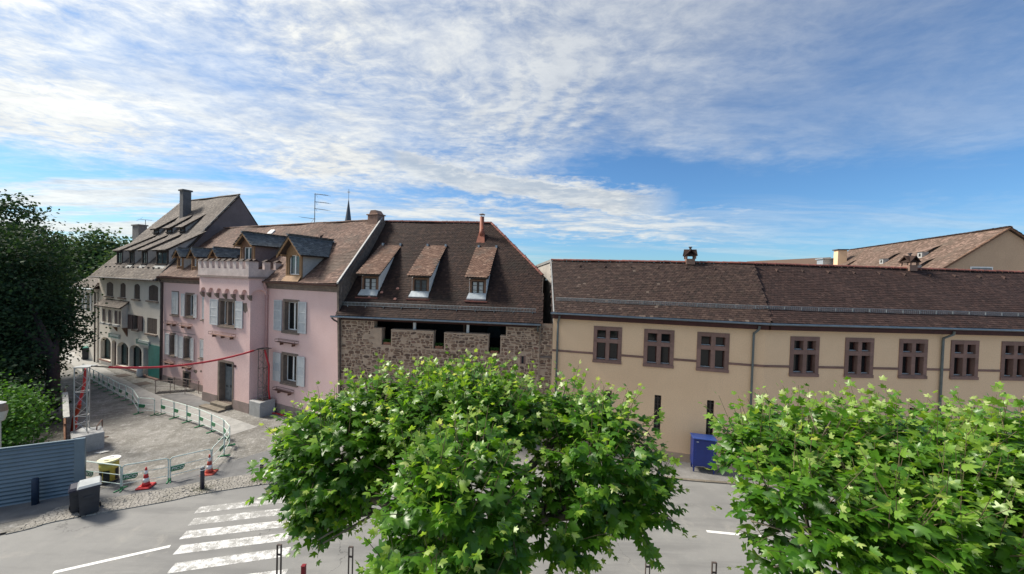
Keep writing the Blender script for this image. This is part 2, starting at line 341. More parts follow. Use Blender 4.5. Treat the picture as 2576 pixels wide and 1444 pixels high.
MT['whitewash'] = surf('white_plaster', (.70,.70,.68), (.6,.6,.58), 2, .85, 5)
MT['zinc'] = surf('zinc', (.33,.36,.37), (.26,.29,.30), 5, .45, 6, None, 0, 30, .01, .6, .5)
MT['lead'] = surf('lead_flashing', (.38,.42,.45), (.30,.34,.37), 5, .5, 6, None, .1, 20, .01, .3, .5)
MT['verge'] = surf('verge_metal', (.30,.30,.295), (.24,.24,.235), 5, .6, 6)
MT['pipe_grey'] = surf('pipe_grey_green', (.15,.175,.175), (.12,.14,.145), 4, .5, 5, None, 0, 30, .01, .3, .5)
MT['pipe_pink'] = surf('pipe_pink', (.55,.35,.33), (.48,.30,.29), 4, .55, 5)
MT['pipe_dark'] = surf('pipe_dark', (.07,.06,.06), (.10,.085,.08), 4, .5, 5)
MT['copper'] = surf('clay_flue', (.30,.10,.06), (.24,.08,.05), 5, .6, 5)
MT['steel'] = surf('galvanised', (.45,.46,.46), (.36,.37,.37), 7, .4, 5, None, 0, 30, .01, .7, .5)
MT['mast'] = surf('rusty_lattice', (.16,.115,.10), (.22,.19,.175), 8, .6, 6, None, 0, 30, .01, .4, .4)
MT['iron'] = surf('iron', (.06,.05,.046), (.09,.065,.055), 9, .6, 5)
MT['rust'] = surf('rusty_rail', (.17,.085,.06), (.11,.06,.048), 9, .7, 6)
MT['brick'] = surf('chimney_brick', (.30,.19,.145), (.22,.145,.115), 4, .92, 7, 14, .5, 30, .01)
MT['chimgrey'] = surf('chimney_grey', (.17,.165,.165), (.13,.125,.125), 3, .9, 6, 12, .4, 30, .01)
MT['concrete'] = surf('concrete', (.42,.42,.41), (.34,.34,.33), 2.5, .85, 8, 20, .3, 50, .005)
MT['stepstone'] = surf('step_stone', (.24,.205,.165), (.15,.13,.10), 3, .9, 8, 14, .4, 30, .01)
MT['fence'] = surf('corrugated_bluegrey', (.145,.20,.245), (.12,.17,.21), 1.2, .5, 6, None, .05, 30, .01, .35, .5)
MT['hoard'] = surf('hoarding_wood', (.23,.11,.065), (.15,.075,.045), 2.5, .8, 7, 14, .3, 30, .01, island=.3, streak=.4)
MT['plank'] = surf('pale_plank', (.40,.40,.38), (.30,.30,.29), 4, .8, 6, None, 0, 30, .01, island=.15)
MT['red'] = surf('red_sleeve', (.50,.022,.035), (.42,.02,.03), 4, .4, 4, spec=.5)
MT['orange'] = surf('orange_red_pipe', (.36,.045,.02), (.26,.035,.02), 4, .5, 5)
MT['black'] = surf('black_rubber', (.015,.015,.016), (.025,.025,.026), 6, .6, 4)
MT['cone_red'] = surf('cone_red', (.60,.028,.03), (.50,.025,.028), 5, .45, 4, spec=.5)
MT['cone_white'] = surf('cone_white', (.78,.78,.76), (.68,.68,.66), 7, .45, 5)
MT['cone_faded'] = surf('cone_faded', (.52,.09,.06), (.44,.08,.055), 5, .6, 5)
MT['navy'] = surf('navy_paint', (.014,.016,.035), (.022,.025,.045), 5, .4, 4, spec=.5)
MT['navyblue'] = surf('navy_post', (.016,.03,.06), (.024,.042,.075), 5, .5, 4)
MT['bin'] = surf('bin_plastic', (.025,.028,.036), (.035,.038,.046), 4, .5, 5, None, .1, 80, .003, 0, .4)
MT['binlid'] = surf('bin_lid', (.40,.42,.42), (.33,.35,.35), 4, .45, 5)
MT['yellow'] = surf('yellow_bin', (.60,.50,.10), (.50,.41,.09), 4, .5, 5)
MT['paleyellow'] = surf('pale_lid', (.74,.70,.42), (.66,.62,.38), 5, .5, 4)
MT['blue'] = surf('cabinet_blue', (.010,.026,.16), (.012,.030,.18), 3, .38, 5, spec=.5)
MT['bluelight'] = surf('cabinet_side', (.03,.07,.26), (.028,.062,.24), 3, .4, 5, spec=.5)
MT['green'] = surf('barrier_green', (.045,.22,.10), (.035,.18,.08), 5, .45, 4, spec=.5)
MT['galv'] = surf('barrier_rail', (.62,.70,.65), (.50,.59,.53), 9, .45, 5, None, 0, 30, .01, 0, .5)
MT['postred'] = surf('red_post', (.20,.012,.02), (.16,.012,.018), 5, .5, 4)
MT['shopgreen'] = surf('green_poster', (.016,.16,.125), (.022,.20,.17), 2.0, .5, 6)
MT['signgreen'] = surf('sign_green', (.10,.19,.15), (.085,.17,.13), 5, .6, 4)
MT['signpale'] = surf('sign_pale', (.50,.55,.51), (.42,.47,.44), 5, .6, 4)
MT['door_grey'] = surf('door_grey', (.185,.205,.215), (.15,.168,.178), 4, .6, 6, None, .1, 50, .003)
MT['door_plum'] = surf('door_plum', (.07,.032,.036), (.055,.028,.03), 4, .6, 6)
MT['glass'] = glass_mat('glass_dark'); MT['glass_green'] = glass_mat('glass_shop', (.02,.06,.065), .05); MT['glass_blue'] = glass_mat('glass_sky', (.055,.075,.085), .04)
MT['curtain'] = surf('curtain', (.50,.52,.50), (.40,.42,.41), 7, .9, 4)
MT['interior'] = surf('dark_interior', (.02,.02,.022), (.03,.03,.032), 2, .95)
MT['clay_pot'] = surf('clay_pot', (.33,.14,.085), (.26,.11,.07), 5, .85, 5)
MT['bark'] = surf('plane_bark', (.20,.17,.125), (.11,.095,.07), 5, .9, 7, None, .5, 20, .03)
MT['bark_dark'] = surf('dark_bark', (.05,.038,.036), (.035,.028,.028), 5, .95, 7, None, .6, 14, .04)
MT['twig'] = surf('twig', (.15,.13,.065), (.11,.08,.05), 9, .85, 4)
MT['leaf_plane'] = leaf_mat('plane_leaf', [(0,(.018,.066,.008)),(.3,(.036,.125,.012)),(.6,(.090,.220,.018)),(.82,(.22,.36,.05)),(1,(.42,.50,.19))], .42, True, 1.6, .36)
MT['leaf_dark'] = leaf_mat('chestnut_leaf', [(0,(.012,.034,.016)),(.5,(.022,.055,.022)),(1,(.038,.078,.028))], .25, False, 1.3, .75)
MT['leaf_far'] = leaf_mat('far_leaf', [(0,(.030,.070,.030)),(.5,(.050,.105,.042)),(1,(.085,.14,.055))], .25, False, 1.3, .75)
MT['leaf_bush'] = leaf_mat('bush_leaf', [(0,(.035,.105,.018)),(.5,(.060,.165,.026)),(1,(.10,.23,.045))], .32, False, 1.5, .6)
MT['leaf_pot'] = leaf_mat('pot_leaf', [(0,(.03,.09,.02)),(1,(.07,.16,.04))], .3, False)
MT['lamp_body'] = surf('lamp_body', (.30,.215,.15), (.25,.18,.13), 4, .5, 4)
MT['lamp_pale'] = surf('lamp_pale', (.55,.53,.46), (.48,.46,.40), 4, .5, 4)
MT['aerial'] = surf('aerial', (.10,.11,.12), (.13,.14,.15), 5, .7, 4)
MT['church'] = surf('church_slate', (.05,.062,.085), (.065,.08,.10), 3, .6, 5)
MT['paper'] = surf('paper', (.8,.78,.72), (.72,.7,.65), 5, .8, 4)
# ---END-PART-1
# ------------------------------------------------------------------ tiles, stones, leaves
def in_poly(u, v, poly):
    ins = np.zeros(u.shape, bool); n = len(poly)
    for i in range(n):
        x1, y1 = poly[i]; x2, y2 = poly[(i+1) % n]
        c = ((y1 > v) != (y2 > v)); xx = (x2-x1)*(v-y1)/((y2-y1) if y2 != y1 else 1e-9)+x1
        ins ^= c & (u < xx)
    return ins
def frame_uvn(U, V):
    U = np.array(U, float); U /= np.linalg.norm(U); V = np.array(V, float); V -= U*(U@V); V /= np.linalg.norm(V)
    N = np.cross(U, V)
    if N[2] < 0: N = -N
    return U, V, N
def tile_shape(pu, pv):
    w = pu*.485; L = pv*1.9
    vs = [(-w,L,.004),(w,L,.004),(w,.22*pv,.029),(.5*w,.05*pv,.031),(-.5*w,.05*pv,.031),(-w,.22*pv,.029),(w,.22*pv,.012),(.5*w,.05*pv,.014),(-.5*w,.05*pv,.014),(-w,.22*pv,.012)]
    fs = [(0,1,2,3,4,5),(2,6,7,3),(3,7,8,4),(4,8,9,5)]
    return np.array(vs), fs
def tile_field(parent, mat, O, U, V, poly, pu=.17, pv=.14, holes=(), single=0, wave=.02, name='roof_tiles', rot=0.0):
    U, V, N = frame_uvn(U, V); O = np.array(O, float); P = np.array(poly)
    vs, fs = tile_shape(pu, pv)
    rows = np.arange(P[:,1].min(), P[:,1].max(), pv); A = []
    for i, v in enumerate(rows):
        u = np.arange(P[:,0].min()+(.5*pu if i % 2 else 0), P[:,0].max()+pu, pu); A.append(np.stack([u, np.full_like(u, v)], 1))
    A = np.concatenate(A); k = in_poly(A[:,0], A[:,1]+.3*pv, poly)
    for h in holes: k &= ~in_poly(A[:,0], A[:,1]+.5*pv, h)
    A = A[k]; n = len(A)
    wob = wave*(np.sin(A[:,0]*1.3+A[:,1]*.7)+.6*np.sin(A[:,0]*.55-A[:,1]*1.1+2))
    J = RNG.normal(0, 1, (n, 5)); u0 = A[:,0]+J[:,0]*.005; v0 = A[:,1]+J[:,1]*.006; n0 = wob+np.abs(J[:,2])*.0035; tw = J[:,3]*.02
    if single:
        me = bpy.data.meshes.new('roof_tile'); me.from_pydata([tuple(x) for x in vs], [], fs); me.materials.append(mat); me.update()
        for i in range(min(single, n)):
            c, s = math.cos(tw[i]), math.sin(tw[i]); p = O+U*u0[i]+V*v0[i]+N*n0[i]; a = U*c+V*s; b = V*c-U*s
            Mx = Matrix(((a[0],b[0],N[0],p[0]),(a[1],b[1],N[1],p[1]),(a[2],b[2],N[2],p[2]),(0,0,0,1)))
            inst('roof_tile', me, parent, Matrix.Rotation(rot, 4, 'Z') @ Mx if rot else Mx)
        u0, v0, n0, tw, n = u0[single:], v0[single:], n0[single:], tw[single:], max(n-single, 0)
    if n == 0: return None
    c, s = np.cos(tw)[:,None], np.sin(tw)[:,None]
    lu = vs[None,:,0]*c-vs[None,:,1]*s+u0[:,None]; lv = vs[None,:,0]*s+vs[None,:,1]*c+v0[:,None]; ln = vs[None,:,2]+n0[:,None]
    X = (O+lu[...,None]*U+lv[...,None]*V+ln[...,None]*N).reshape(-1, 3)
    k = len(vs); F = [tuple(j+i*k for j in f) for i in range(n) for f in fs]
    mb = MB(); mb.v = X.tolist(); mb.f = F
    o = mk(name, mb, mat, parent, kind='stuff'); o.rotation_euler.z = rot
    return o
def deck(O, U, V, poly, t=.10, low=.035):
    U, V, N = frame_uvn(U, V); O = np.array(O, float); mb = MB()
    mb.prism([tuple(O+U*a+V*b-N*low) for a, b in poly], tuple(-N*t)); return mb
_ridge = {}
def ridge_run(parent, mat, a, b, r=.11, L=.36, rot=0.0, name='ridge_tile'):
    """half-round ridge tiles laid end to end, each its own object"""
    a = Vector(a); b = Vector(b); d = (b-a); n = max(1, int(d.length/L)); t = d.normalized()
    key = (r, mat.name)
    if key not in _ridge:
        mb = MB(); m = 6
        for x, rr in ((0, r*1.06), (L*1.06, r*.93)):
            mb.v += [(x, -rr*math.cos(math.pi*i/m), rr*math.sin(math.pi*i/m)*.8-.03) for i in range(m+1)]
        mb.v += [(0, -r*.9*math.cos(math.pi*i/m), r*.9*math.sin(math.pi*i/m)*.8-.05) for i in range(m+1)]
        for i in range(m): mb.f += [(i, i+1, m+2+i, m+1+i), (i, 2*m+2+i, 2*m+3+i, i+1)]
        me = bpy.data.meshes.new('ridge_tile'); me.from_pydata(mb.v, [], mb.f); me.materials.append(mat); me.update(); _ridge[key] = me
    z = Vector((0,0,1)); y = z.cross(t).normalized(); z2 = t.cross(y)
    for i in range(n):
        p = a+t*(d.length*i/n); Mx = Matrix(((t.x,y.x,z2.x,p.x),(t.y,y.y,z2.y,p.y),(t.z,y.z,z2.z,p.z+random.uniform(-.006,.006)),(0,0,0,1)))
        inst(name, _ridge[key], parent, Matrix.Rotation(rot, 4, 'Z') @ Mx if rot else Mx)
def stone_shapes(n=14):
    out = []
    for q in range(n):
        k = random.choice((6,7,7,8)); a0 = random.random(); ring = []
        for i in range(k):
            a = 2*math.pi*(i+a0*.6+random.uniform(-.22,.22))/k; c, s = math.cos(a), math.sin(a)
            r = (abs(c)**5+abs(s)**5)**(-1/5)*random.uniform(.86, 1.06)*.5; ring.append((r*c, r*s))
        vs = [(x, 0, z) for x, z in ring]+[(x*.86, -.75*random.uniform(.8,1.1), z*.84) for x, z in ring]+[(random.uniform(-.1,.1), -1.0, random.uniform(-.1,.1))]
        fs = [(i, (i+1) % k, k+(i+1) % k, k+i) for i in range(k)]+[(k+i, k+(i+1) % k, 2*k) for i in range(k)]
        out.append((np.array(vs), fs))
    return out
STONES = stone_shapes()
_stone_me = {}
def rubble(parent, mat, regions, y=0.0, single=300, hmin=.09, hmax=.24, wmin=.12, wmax=.46, skip=.09, avoid=()):
    L = []
    for x0, x1, z0, z1 in regions:
        z = z0
        while z < z1-.05:
            h = min(random.uniform(hmin, hmax), z1-z); x = x0+random.uniform(0, .04)
            while x < x1-.07:
                w = min(random.uniform(wmin, wmax)*(1 if random.random() < .75 else .6), x1-x)
                cx, cz = x+w/2, z+h/2+random.uniform(-.035, .035)
                if random.random() > skip and w > .07 and not any(a-.02 < cx < b+.02 and c-.02 < cz < d+.02 for a, b, c, d in avoid):
                    if h > .15 and random.random() < .35:
                        L.append((cx, cz+h*.26, w-.03, h*.42)); L.append((cx, cz-h*.26, w-.035, h*.40))
                    else: L.append((cx, cz, (w-random.uniform(.01,.035))*random.uniform(.84,1), (h-random.uniform(.01,.03))*random.uniform(.80,1)))
                x += w
            z += h
    L.sort(key=lambda q: -q[2]*q[3]*(1 if q[1] > 4.0 else .3))
    if not _stone_me:
        for i, (vs, fs) in enumerate(STONES):
            me = bpy.data.meshes.new('stone'); me.from_pydata([tuple(v) for v in vs], [], fs); me.materials.append(mat); me.update(); _stone_me[i] = me
    mb = MB()
    for i, (cx, cz, w, h) in enumerate(L):
        k = random.randrange(len(STONES)); d = random.uniform(.018, .05)
        if i < single: inst('stone', _stone_me[k], parent, Matrix.Translation((cx, y, cz)) @ Matrix.Rotation(random.uniform(-.13,.13), 4, 'Y') @ Matrix.Diagonal((w, d, h, 1)))
        else:
            vs, fs = STONES[k]; mb.add([(cx+v[0]*w, y+v[1]*d, cz+v[2]*h) for v in vs], fs)
    if mb.v: mk('rubble_stones', mb, mat, parent, kind='stuff')

# ------------------------------------------------------------------ ground
def smooth(pts, n=8):
    out = []; P = [np.array(p, float) for p in pts]; P = [2*P[0]-P[1]]+P+[2*P[-1]-P[-2]]
    for i in range(1, len(P)-2):
        for k in range(n):
            t = k/n; a, b, c, d = P[i-1:i+3]
            out.append(.5*((2*b)+(c-a)*t+(2*a-5*b+4*c-d)*t*t+(3*b-a-3*c+d)*t**3))
    out.append(P[-2]); return out
def offset(line, o):
    out = []
    for i, p in enumerate(line):
        t = line[min(i+1, len(line)-1)]-line[max(i-1, 0)]; t = t/np.linalg.norm(t); out.append(p+np.array([-t[1], t[0]])*o)
    return out
def ribbon(mb, A, B, z):
    n = len(A); mb.add([(*a, z) for a in A]+[(*b, z) for b in B], [(i, i+1, n+i+1, n+i) for i in range(n-1)]); return mb
CENTER = smooth([(-60,-14),(-40,-3),(-24,6.0),(-13.66,11.16),(-11.23,12.38),(-8,13.6),(-4,14.45),(0,14.62),(4.23,14.32),(8,13.92),(14,13.3),(24,12.8),(45,12.6),(80,13)])
FARK = smooth([(-60,-9.5),(-38,1.5),(-22.5,9.6),(-17.29,12.63),(-16.28,13.45),(-13.56,14.78),(-12.72,15.3),(-10.08,16.35),(-5,17.65),(0,18.2),(5.16,18.0),(8.74,17.5),(10.92,17.3),(16,16.85),(24,16.5),(45,16.4),(80,16.6)])
NEARK = offset(CENTER, -3.25)
g0 = MB(); g0.poly((-1500,-1500,-.05),(1500,-1500,-.05),(1500,1500,-.05),(-1500,1500,-.05)); structure('ground', g0, MT['earth'])
structure('road', ribbon(MB(), NEARK, FARK, 0.0), MT['asphalt'])
def kerb_run(parent, line, mat, w=.16, z=.07, gap=.012, L=1.0, x0=-24, x1=30, side=1):
    acc = 0; start = line[0]; cnt = 0
    pts = [p for p in line]
    d = [0]
    for a, b in zip(pts, pts[1:]): d.append(d[-1]+np.linalg.norm(b-a))
    d = np.array(d); P = np.array(pts); s = 0
    while s+L < d[-1]:
        a = np.array([np.interp(s+gap, d, P[:,0]), np.interp(s+gap, d, P[:,1])]); b = np.array([np.interp(s+L-gap, d, P[:,0]), np.interp(s+L-gap, d, P[:,1])]); s += L
        if not (x0 < a[0] < x1): continue
        t = (b-a)/np.linalg.norm(b-a); n = np.array([-t[1], t[0]])*side; zz = z+random.uniform(-.008, .008); c = a+n*w; e = b+n*w
        mb = MB(); k = t*.012; q = n*.012
        mb.add([(*a,-.04),(*b,-.04),(*e,-.04),(*c,-.04),(*(a+q+k),zz),(*(b+q-k),zz),(*(e-q-k),zz),(*(c-q+k),zz),(*a,zz-.015),(*b,zz-.015),(*e,zz-.015),(*c,zz-.015)],
               [(4,5,6,7),(0,1,9,8),(1,2,10,9),(2,3,11,10),(3,0,8,11),(8,9,5,4),(9,10,6,5),(10,11,7,6),(11,8,4,7)])
        mk('kerb_stone', mb, mat, parent); cnt += 1
FAR_IN = offset(FARK, .16)
pv = MB(); fp = [p for p in FAR_IN if p[0] > -10.0]
pv.add([(*p, .045) for p in fp]+[(80,30,.045),(-9.0,30,.045)], [tuple(range(len(fp)+2))])
pav = structure('pavement', pv, MT['pave']); kerb_run(pav, FARK, MT['stepstone'], x0=-9.9, x1=24, z=.06)
np_ = MB(); a = [p for p in offset(NEARK, -.16) if -30 < p[0] < 40]
np_.add([(*p, .05) for p in a]+[(40,-30,.05),(-30,-30,.05)], [tuple(range(len(a)+2))]); npav = structure('near_pavement', np_, MT['pave'])
kerb_run(npav, NEARK, MT['stepstone'], x0=-14, x1=16, z=.065, side=-1)
sd = MB(); b = [p for p in offset(NEARK, .02) if -3.2 < p[0] < 5]; cc = [p+np.array([0, .10+.22*math.exp(-((p[0]-.3)/1.6)**2)]) for p in b]
ribbon(sd, b, cc, .006); structure('gutter_sand', sd, MT['sand'])
# side street: gravel yard, light walk, asphalt apron and sett strip
gv = MB(); kb = [p for p in FAR_IN if -40 < p[0] < -9.6]
gv.add([(*p, .012) for p in kb]+[(-9.6,27,.012),(-30.3,36,.012),(-62,54,.012),(-66,48,.012)], [tuple(range(len(kb)+4))])
structure('gravel_yard', gv, MT['gravel'])
BAR_FAR = [(-36.5,31.8),(-34.4,30.46),(-33.36,29.82),(-32.24,29.19),(-31.24,28.57),(-30.18,27.96),(-29.02,27.26),(-27.93,26.62),(-26.9,26.09),(-25.68,25.36),(-23.69,23.75)]
BAR_MID = [(-22.2,23.71),(-20.89,23.19),(-19.61,22.64),(-18.34,22.04),(-17.05,21.33),(-15.75,20.57),(-14.79,19.73),(-14.2,18.58),(-13.72,17.2),(-14.79,16.22),(-16.11,15.47),(-18.0,15.75)]
wl = smooth([(-48,39.5),(-36.5,32),(-30,28),(-25.6,25.5),(-22.2,23.9),(-18.3,22.2),(-15.7,20.9)], 5)
structure('light_walk', ribbon(MB(), wl, offset(wl, 1.5), .022), MT['walk'])
ap = MB(); ap.poly((-16.6,14.0,.02),(-13.6,15.4,.02),(-10.2,17.0,.02),(-9.7,19.2,.02),(-12.4,19.4,.02),(-13.9,17.6,.02),(-15.6,15.9,.02),(-18.6,15.0,.02),(-20.5,13.4,.02),(-19.2,12.6,.02)); structure('asphalt_apron', ap, MT['patch'])
ap2 = MB(); ap2.poly((-24.6,28.3,.026),(-20.6,26.0,.026),(-21.3,25.2,.026),(-25.6,27.2,.026)); structure('grey_strip', ap2, MT['patch'])  # darker grey strip on the ground beside the tower
def setts(line, w0, w1, x0, x1, z, name):
    mb = MB(); rows = int((w1-w0)/.095)
    for r in range(rows):
        ln = np.array(offset(line, w0+r*.095)); d = np.concatenate([[0], np.cumsum(np.linalg.norm(np.diff(ln, axis=0), axis=1))]); s = random.uniform(0, .1)
        while s < d[-1]:
            L = random.uniform(.085, .13); x = np.interp(s, d, ln[:,0]); y = np.interp(s, d, ln[:,1]); s += L
            if not x0 < x < x1 or random.random() < .03: continue
            i = min(np.searchsorted(d, s), len(ln)-1); t = ln[i]-ln[i-1]; t /= np.linalg.norm(t); n = np.array([-t[1], t[0]]); c = np.array([x, y]); h = z+random.uniform(-.005, .005)
            q = [c-t*L*.46-n*.045, c+t*L*.49-n*.046, c+t*L*.49+n*.046, c-t*L*.49+n*.046]; tp = [c+(v-c)*.9 for v in q]
            mb.add([(*v, -.01) for v in q]+[(*v, h-.009) for v in q]+[(*v, h) for v in tp], [(8,9,10,11)]+[(i, (i+1) % 4, 4+(i+1) % 4, 4+i) for i in range(4)]+[(4+i, 4+(i+1) % 4, 8+(i+1) % 4, 8+i) for i in range(4)])
    o = mk(name, mb, SETT, None, kind='stuff'); return tag(o, 'band of worn pale cobble setts along the kerb by the bollards', 'cobbles')
SETT = surf('sett', (.33,.31,.28), (.25,.235,.205), 1.2, .9, 6, 20, .3, 40, .01, island=.14)
setts(FARK, .03, 1.25, -17.2, -9.4, .036, 'cobble_setts')
structure('kerb_strip', ribbon(MB(), [p for p in offset(FARK, -.32) if -22 < p[0] < -9.5], [p for p in offset(FARK, -.02) if -22 < p[0] < -9.5][:len([p for p in offset(FARK, -.32) if -22 < p[0] < -9.5])], .005) if len([p for p in offset(FARK, -.32) if -22 < p[0] < -9.5]) == len([p for p in offset(FARK, -.02) if -22 < p[0] < -9.5]) else MB().poly((-20,11,.005),(-19,11,.005),(-19,11.3,.005)), MT['pave'])
# road markings
def dash(a, b, w=.13, z=.0045):
    a = np.array(a); b = np.array(b); t = (b-a)/np.linalg.norm(b-a); n = np.array([-t[1], t[0]])*w/2
    m = MB(); m.poly((*(a-n), z), (*(b-n), z), (*(b+n), z), (*(a+n), z)); return m
for i, (p, q) in enumerate([((-13.66,11.16),(-11.23,12.38)),((4.23,14.32),(6.25,14.1)),((7.63,13.95),(9.7,13.72)),((-18.6,8.7),(-16.2,9.9)),((11.0,13.58),(13.1,13.38))]):
    structure('centre_line_dash', dash(p, q), MT['paintline'])
for i, (L, Rr) in enumerate([((-10.0,10.6),(-6.72,11.35)),((-10.35,11.45),(-7.18,12.3)),((-10.86,12.22),(-7.62,13.02)),((-11.28,12.92),(-8.02,13.72)),((-11.6,13.62),(-8.5,14.42)),((-11.95,14.3),(-9.05,15.15)),((-9.8,9.85),(-6.2,10.55))]):
    structure('zebra_stripe', dash(L, Rr, .44), MT['paint_worn' if i in (4, 5) else 'paint'])

# ------------------------------------------------------------------ building helpers
def ang(u): return math.atan2(u[1], u[0])
class House:
    def __init__(s, name, label, o, a): s.root = thing(name, label, 'building', (o[0], o[1], 0), a); s.rot = 0.0
    def part(s, name, mb, mat, parent=None, **kw):
        ob = mk(name, mb, mat, parent or s.root, **kw)
        if parent is None: ob.rotation_euler.z = s.rot
        return ob
def shutter_mesh(x0, x1, z0, z1, y0, y1, fields='LLL'):
    m = MB(); st = .065; n = len(fields); rail = .07
    m.box(x0, x0+st, y0, y1, z0, z1); m.box(x1-st, x1, y0, y1, z0, z1)
    H = (z1-z0-rail*(n+1))/n
    for i in range(n+1): m.box(x0+st, x1-st, y0, y1, z0+i*(H+rail), z0+i*(H+rail)+rail)
    for i, f in enumerate(fields):
        za = z0+rail+i*(H+rail)
        if f == 'P': m.box(x0+st, x1-st, y0+.012, y1-.008, za, za+H)
        else:
            k = int(H/.055)
            for j in range(k):
                zc = za+(j+.5)*H/k
                m.prism([(x0+st, y0+.004, zc-.024), (x0+st, y0+.012, zc-.028), (x0+st, y1-.004, zc+.022), (x0+st, y1-.012, zc+.026)], (x1-x0-2*st, 0, 0))
    return m
def casement(H, win, x0, x1, z0, z1, y, mat, leaves=2, bars=0, pane='glass', fw=.06):
    """casement ring(s) and panes set back in an opening"""
    m = MB(); w = (x1-x0)/leaves
    for i in range(leaves):
        a, b = x0+i*w, x0+(i+1)*w
        m.box(a, a+fw, y, y+.05, z0, z1); m.box(b-fw, b, y, y+.05, z0, z1); m.box(a+fw, b-fw, y, y+.05, z0, z0+fw); m.box(a+fw, b-fw, y, y+.05, z1-fw, z1)
        for k in range(bars):
            zc = z0+(z1-z0)*(k+1)/(bars+1); m.box(a+fw, b-fw, y+.01, y+.04, zc-.012, zc+.012)
        H.part('pane', MB().poly((a+fw-.004,y+.03,z0+fw-.004),(b-fw+.004,y+.03,z0+fw-.004),(b-fw+.004,y+.03,z1-fw+.004),(a+fw-.004,y+.03,z1-fw+.004)), MT[pane], win)
    H.part('casement', m, mat, win)
def surround(x0, x1, z0, z1, j=.18, proud=.02, depth=.34, sill=.08):
    m = MB(); m.wall(x0, x1, z0, z1, [(x0+j, x1-j, z0+j*.8, z1-j)], -proud, depth)
    m.poly((x0,-proud,z0),(x0,.0,z0),(x0,.0,z1),(x0,-proud,z1)); m.poly((x1,-proud,z0),(x1,-proud,z1),(x1,0,z1),(x1,0,z0)); m.poly((x0,-proud,z1),(x0,0,z1),(x1,0,z1),(x1,-proud,z1)); m.poly((x0,-proud,z0),(x1,-proud,z0),(x1,0,z0),(x0,0,z0))
    m.box(x0-.03, x1+.03, -proud-sill, -proud+.01, z0-.06, z0+.06)
    return m
def pink_window(H, x0, x1, z0, z1, shut=(None, None), y=0.0, double=False, pane='glass', fields='LLL', half=.78):
    win = H.part('window', surround(x0, x1, z0, z1), MT['sandstone_grey']); win.location.y = y
    a, b, c, d = x0+.18, x1-.18, z0+.144, z1-.18
    if double:
        mid = (a+b)/2; H.part('mullion', MB().box(mid-.09, mid+.09, 0, .3, c, d), MT['sandstone_grey'], win)
        casement(H, win, a, mid-.09, c, d, .26, MT['white'], 1, 0, pane); casement(H, win, mid+.09, b, c, d, .26, MT['white'], 1, 0, pane)
    else: casement(H, win, a, b, c, d, .26, MT['white'], 2, 0, pane)
    for i, s in enumerate(shut):
        if s: H.part('shutter', shutter_mesh(s[0], s[1], z0+.06, z1-.1, -.085, -.035, fields), MT['shutter'], win)
    return win
def flower_rail(H, x0, x1, z, y=0.0):
    m = MB()
    for zz in (z, z+.17):
        for yy in (-.05, -.30): m.tube([(x0,yy,zz),(x1,yy,zz)], .012, 5)
        for xx in (x0, x1): m.tube([(xx,-.05,zz),(xx,-.30,zz)], .012, 5)
    for xx in (x0, x1):
        for yy in (-.05, -.3): m.tube([(xx,yy,z),(xx,yy,z+.17)], .010, 5)
    m.box(x0, x1, -.29, -.06, z-.012, z+.004)
    for k in (.12, .5, .88) if x1-x0 > 2 else (.2, .8): m.box(x0+(x1-x0)*k-.02, x0+(x1-x0)*k+.02, -.22, 0, z-.2, z-.012)
    o = H.part('flower_rail', m, MT['rust']); o.location.y = y; return o
def downpipe(H, pts, r, mat, name='downpipe', clips=True):
    o = H.part(name, MB().tube(pts, r, 8), mat, smooth=True)
    if clips:
        zt = pts[-2][2] if len(pts) > 2 else pts[0][2]; x, y = pts[-1][0], pts[-1][1]
        for z in np.arange(1.2, zt, 2.1): H.part('pipe_clip', MB().lathe([(r*1.02, -.025), (r*1.22, -.025), (r*1.22, .025), (r*1.02, .025)], (x, y, z), 10), mat, o)
    return o

# ------------------------------------------------------------------ ochre hall (right): two wings meeting at a bend
YC = (12.65, 18.5); YA = -.2466; DLT = .2466+.044
hall = House('ochre_hall', 'long ochre plastered hall with cross-shaped stone windows and dark brown tiled roof', YC, YA)
def cross_window(H, s, zt=6.885, w=1.5, h=1.965):
    z0 = zt-h; ox = [(s+.19, s+.66), (s+.86, s+1.31)]; oz = [(z0+.16, z0+1.08), (z0+1.29, z0+1.76)]
    m = MB(); holes = [(a, b, c, d) for a, b in ox for c, d in oz]; m.wall(s, s+w, z0, zt, holes, -.035, .30)
    m.poly((s,-.035,z0),(s,0,z0),(s,0,zt),(s,-.035,zt)); m.poly((s+w,-.035,z0),(s+w,-.035,zt),(s+w,0,zt),(s+w,0,z0)); m.poly((s,-.035,zt),(s,0,zt),(s+w,0,zt),(s+w,-.035,zt))
    win = H.part('window', m, MT['sandstone']); H.part('sill', MB().bbox(s-.02, s+w+.02, -.075, -.036, z0-.03, z0+.12, .015), MT['sandstone'], win)
    for k, (a, b, c, d) in enumerate(holes):
        m2 = MB(); y = .16; f = .045
        m2.box(a, a+f, y, y+.05, c, d); m2.box(b-f, b, y, y+.05, c, d); m2.box(a+f, b-f, y, y+.05, c, c+f); m2.box(a+f, b-f, y, y+.05, d-f, d)
        H.part('casement', m2, MT['wood_red'], win)
        H.part('pane', MB().poly((a+f,y+.03,c+f),(b-f,y+.03,c+f),(b-f,y+.03,d-f),(a+f,y+.03,d-f)), MT['curtain' if False else 'glass'], win)
        H.part('sill_bar', MB().box(a+.01, b-.01, .06, .15, c+.012, c+.05), MT['lead'], win)
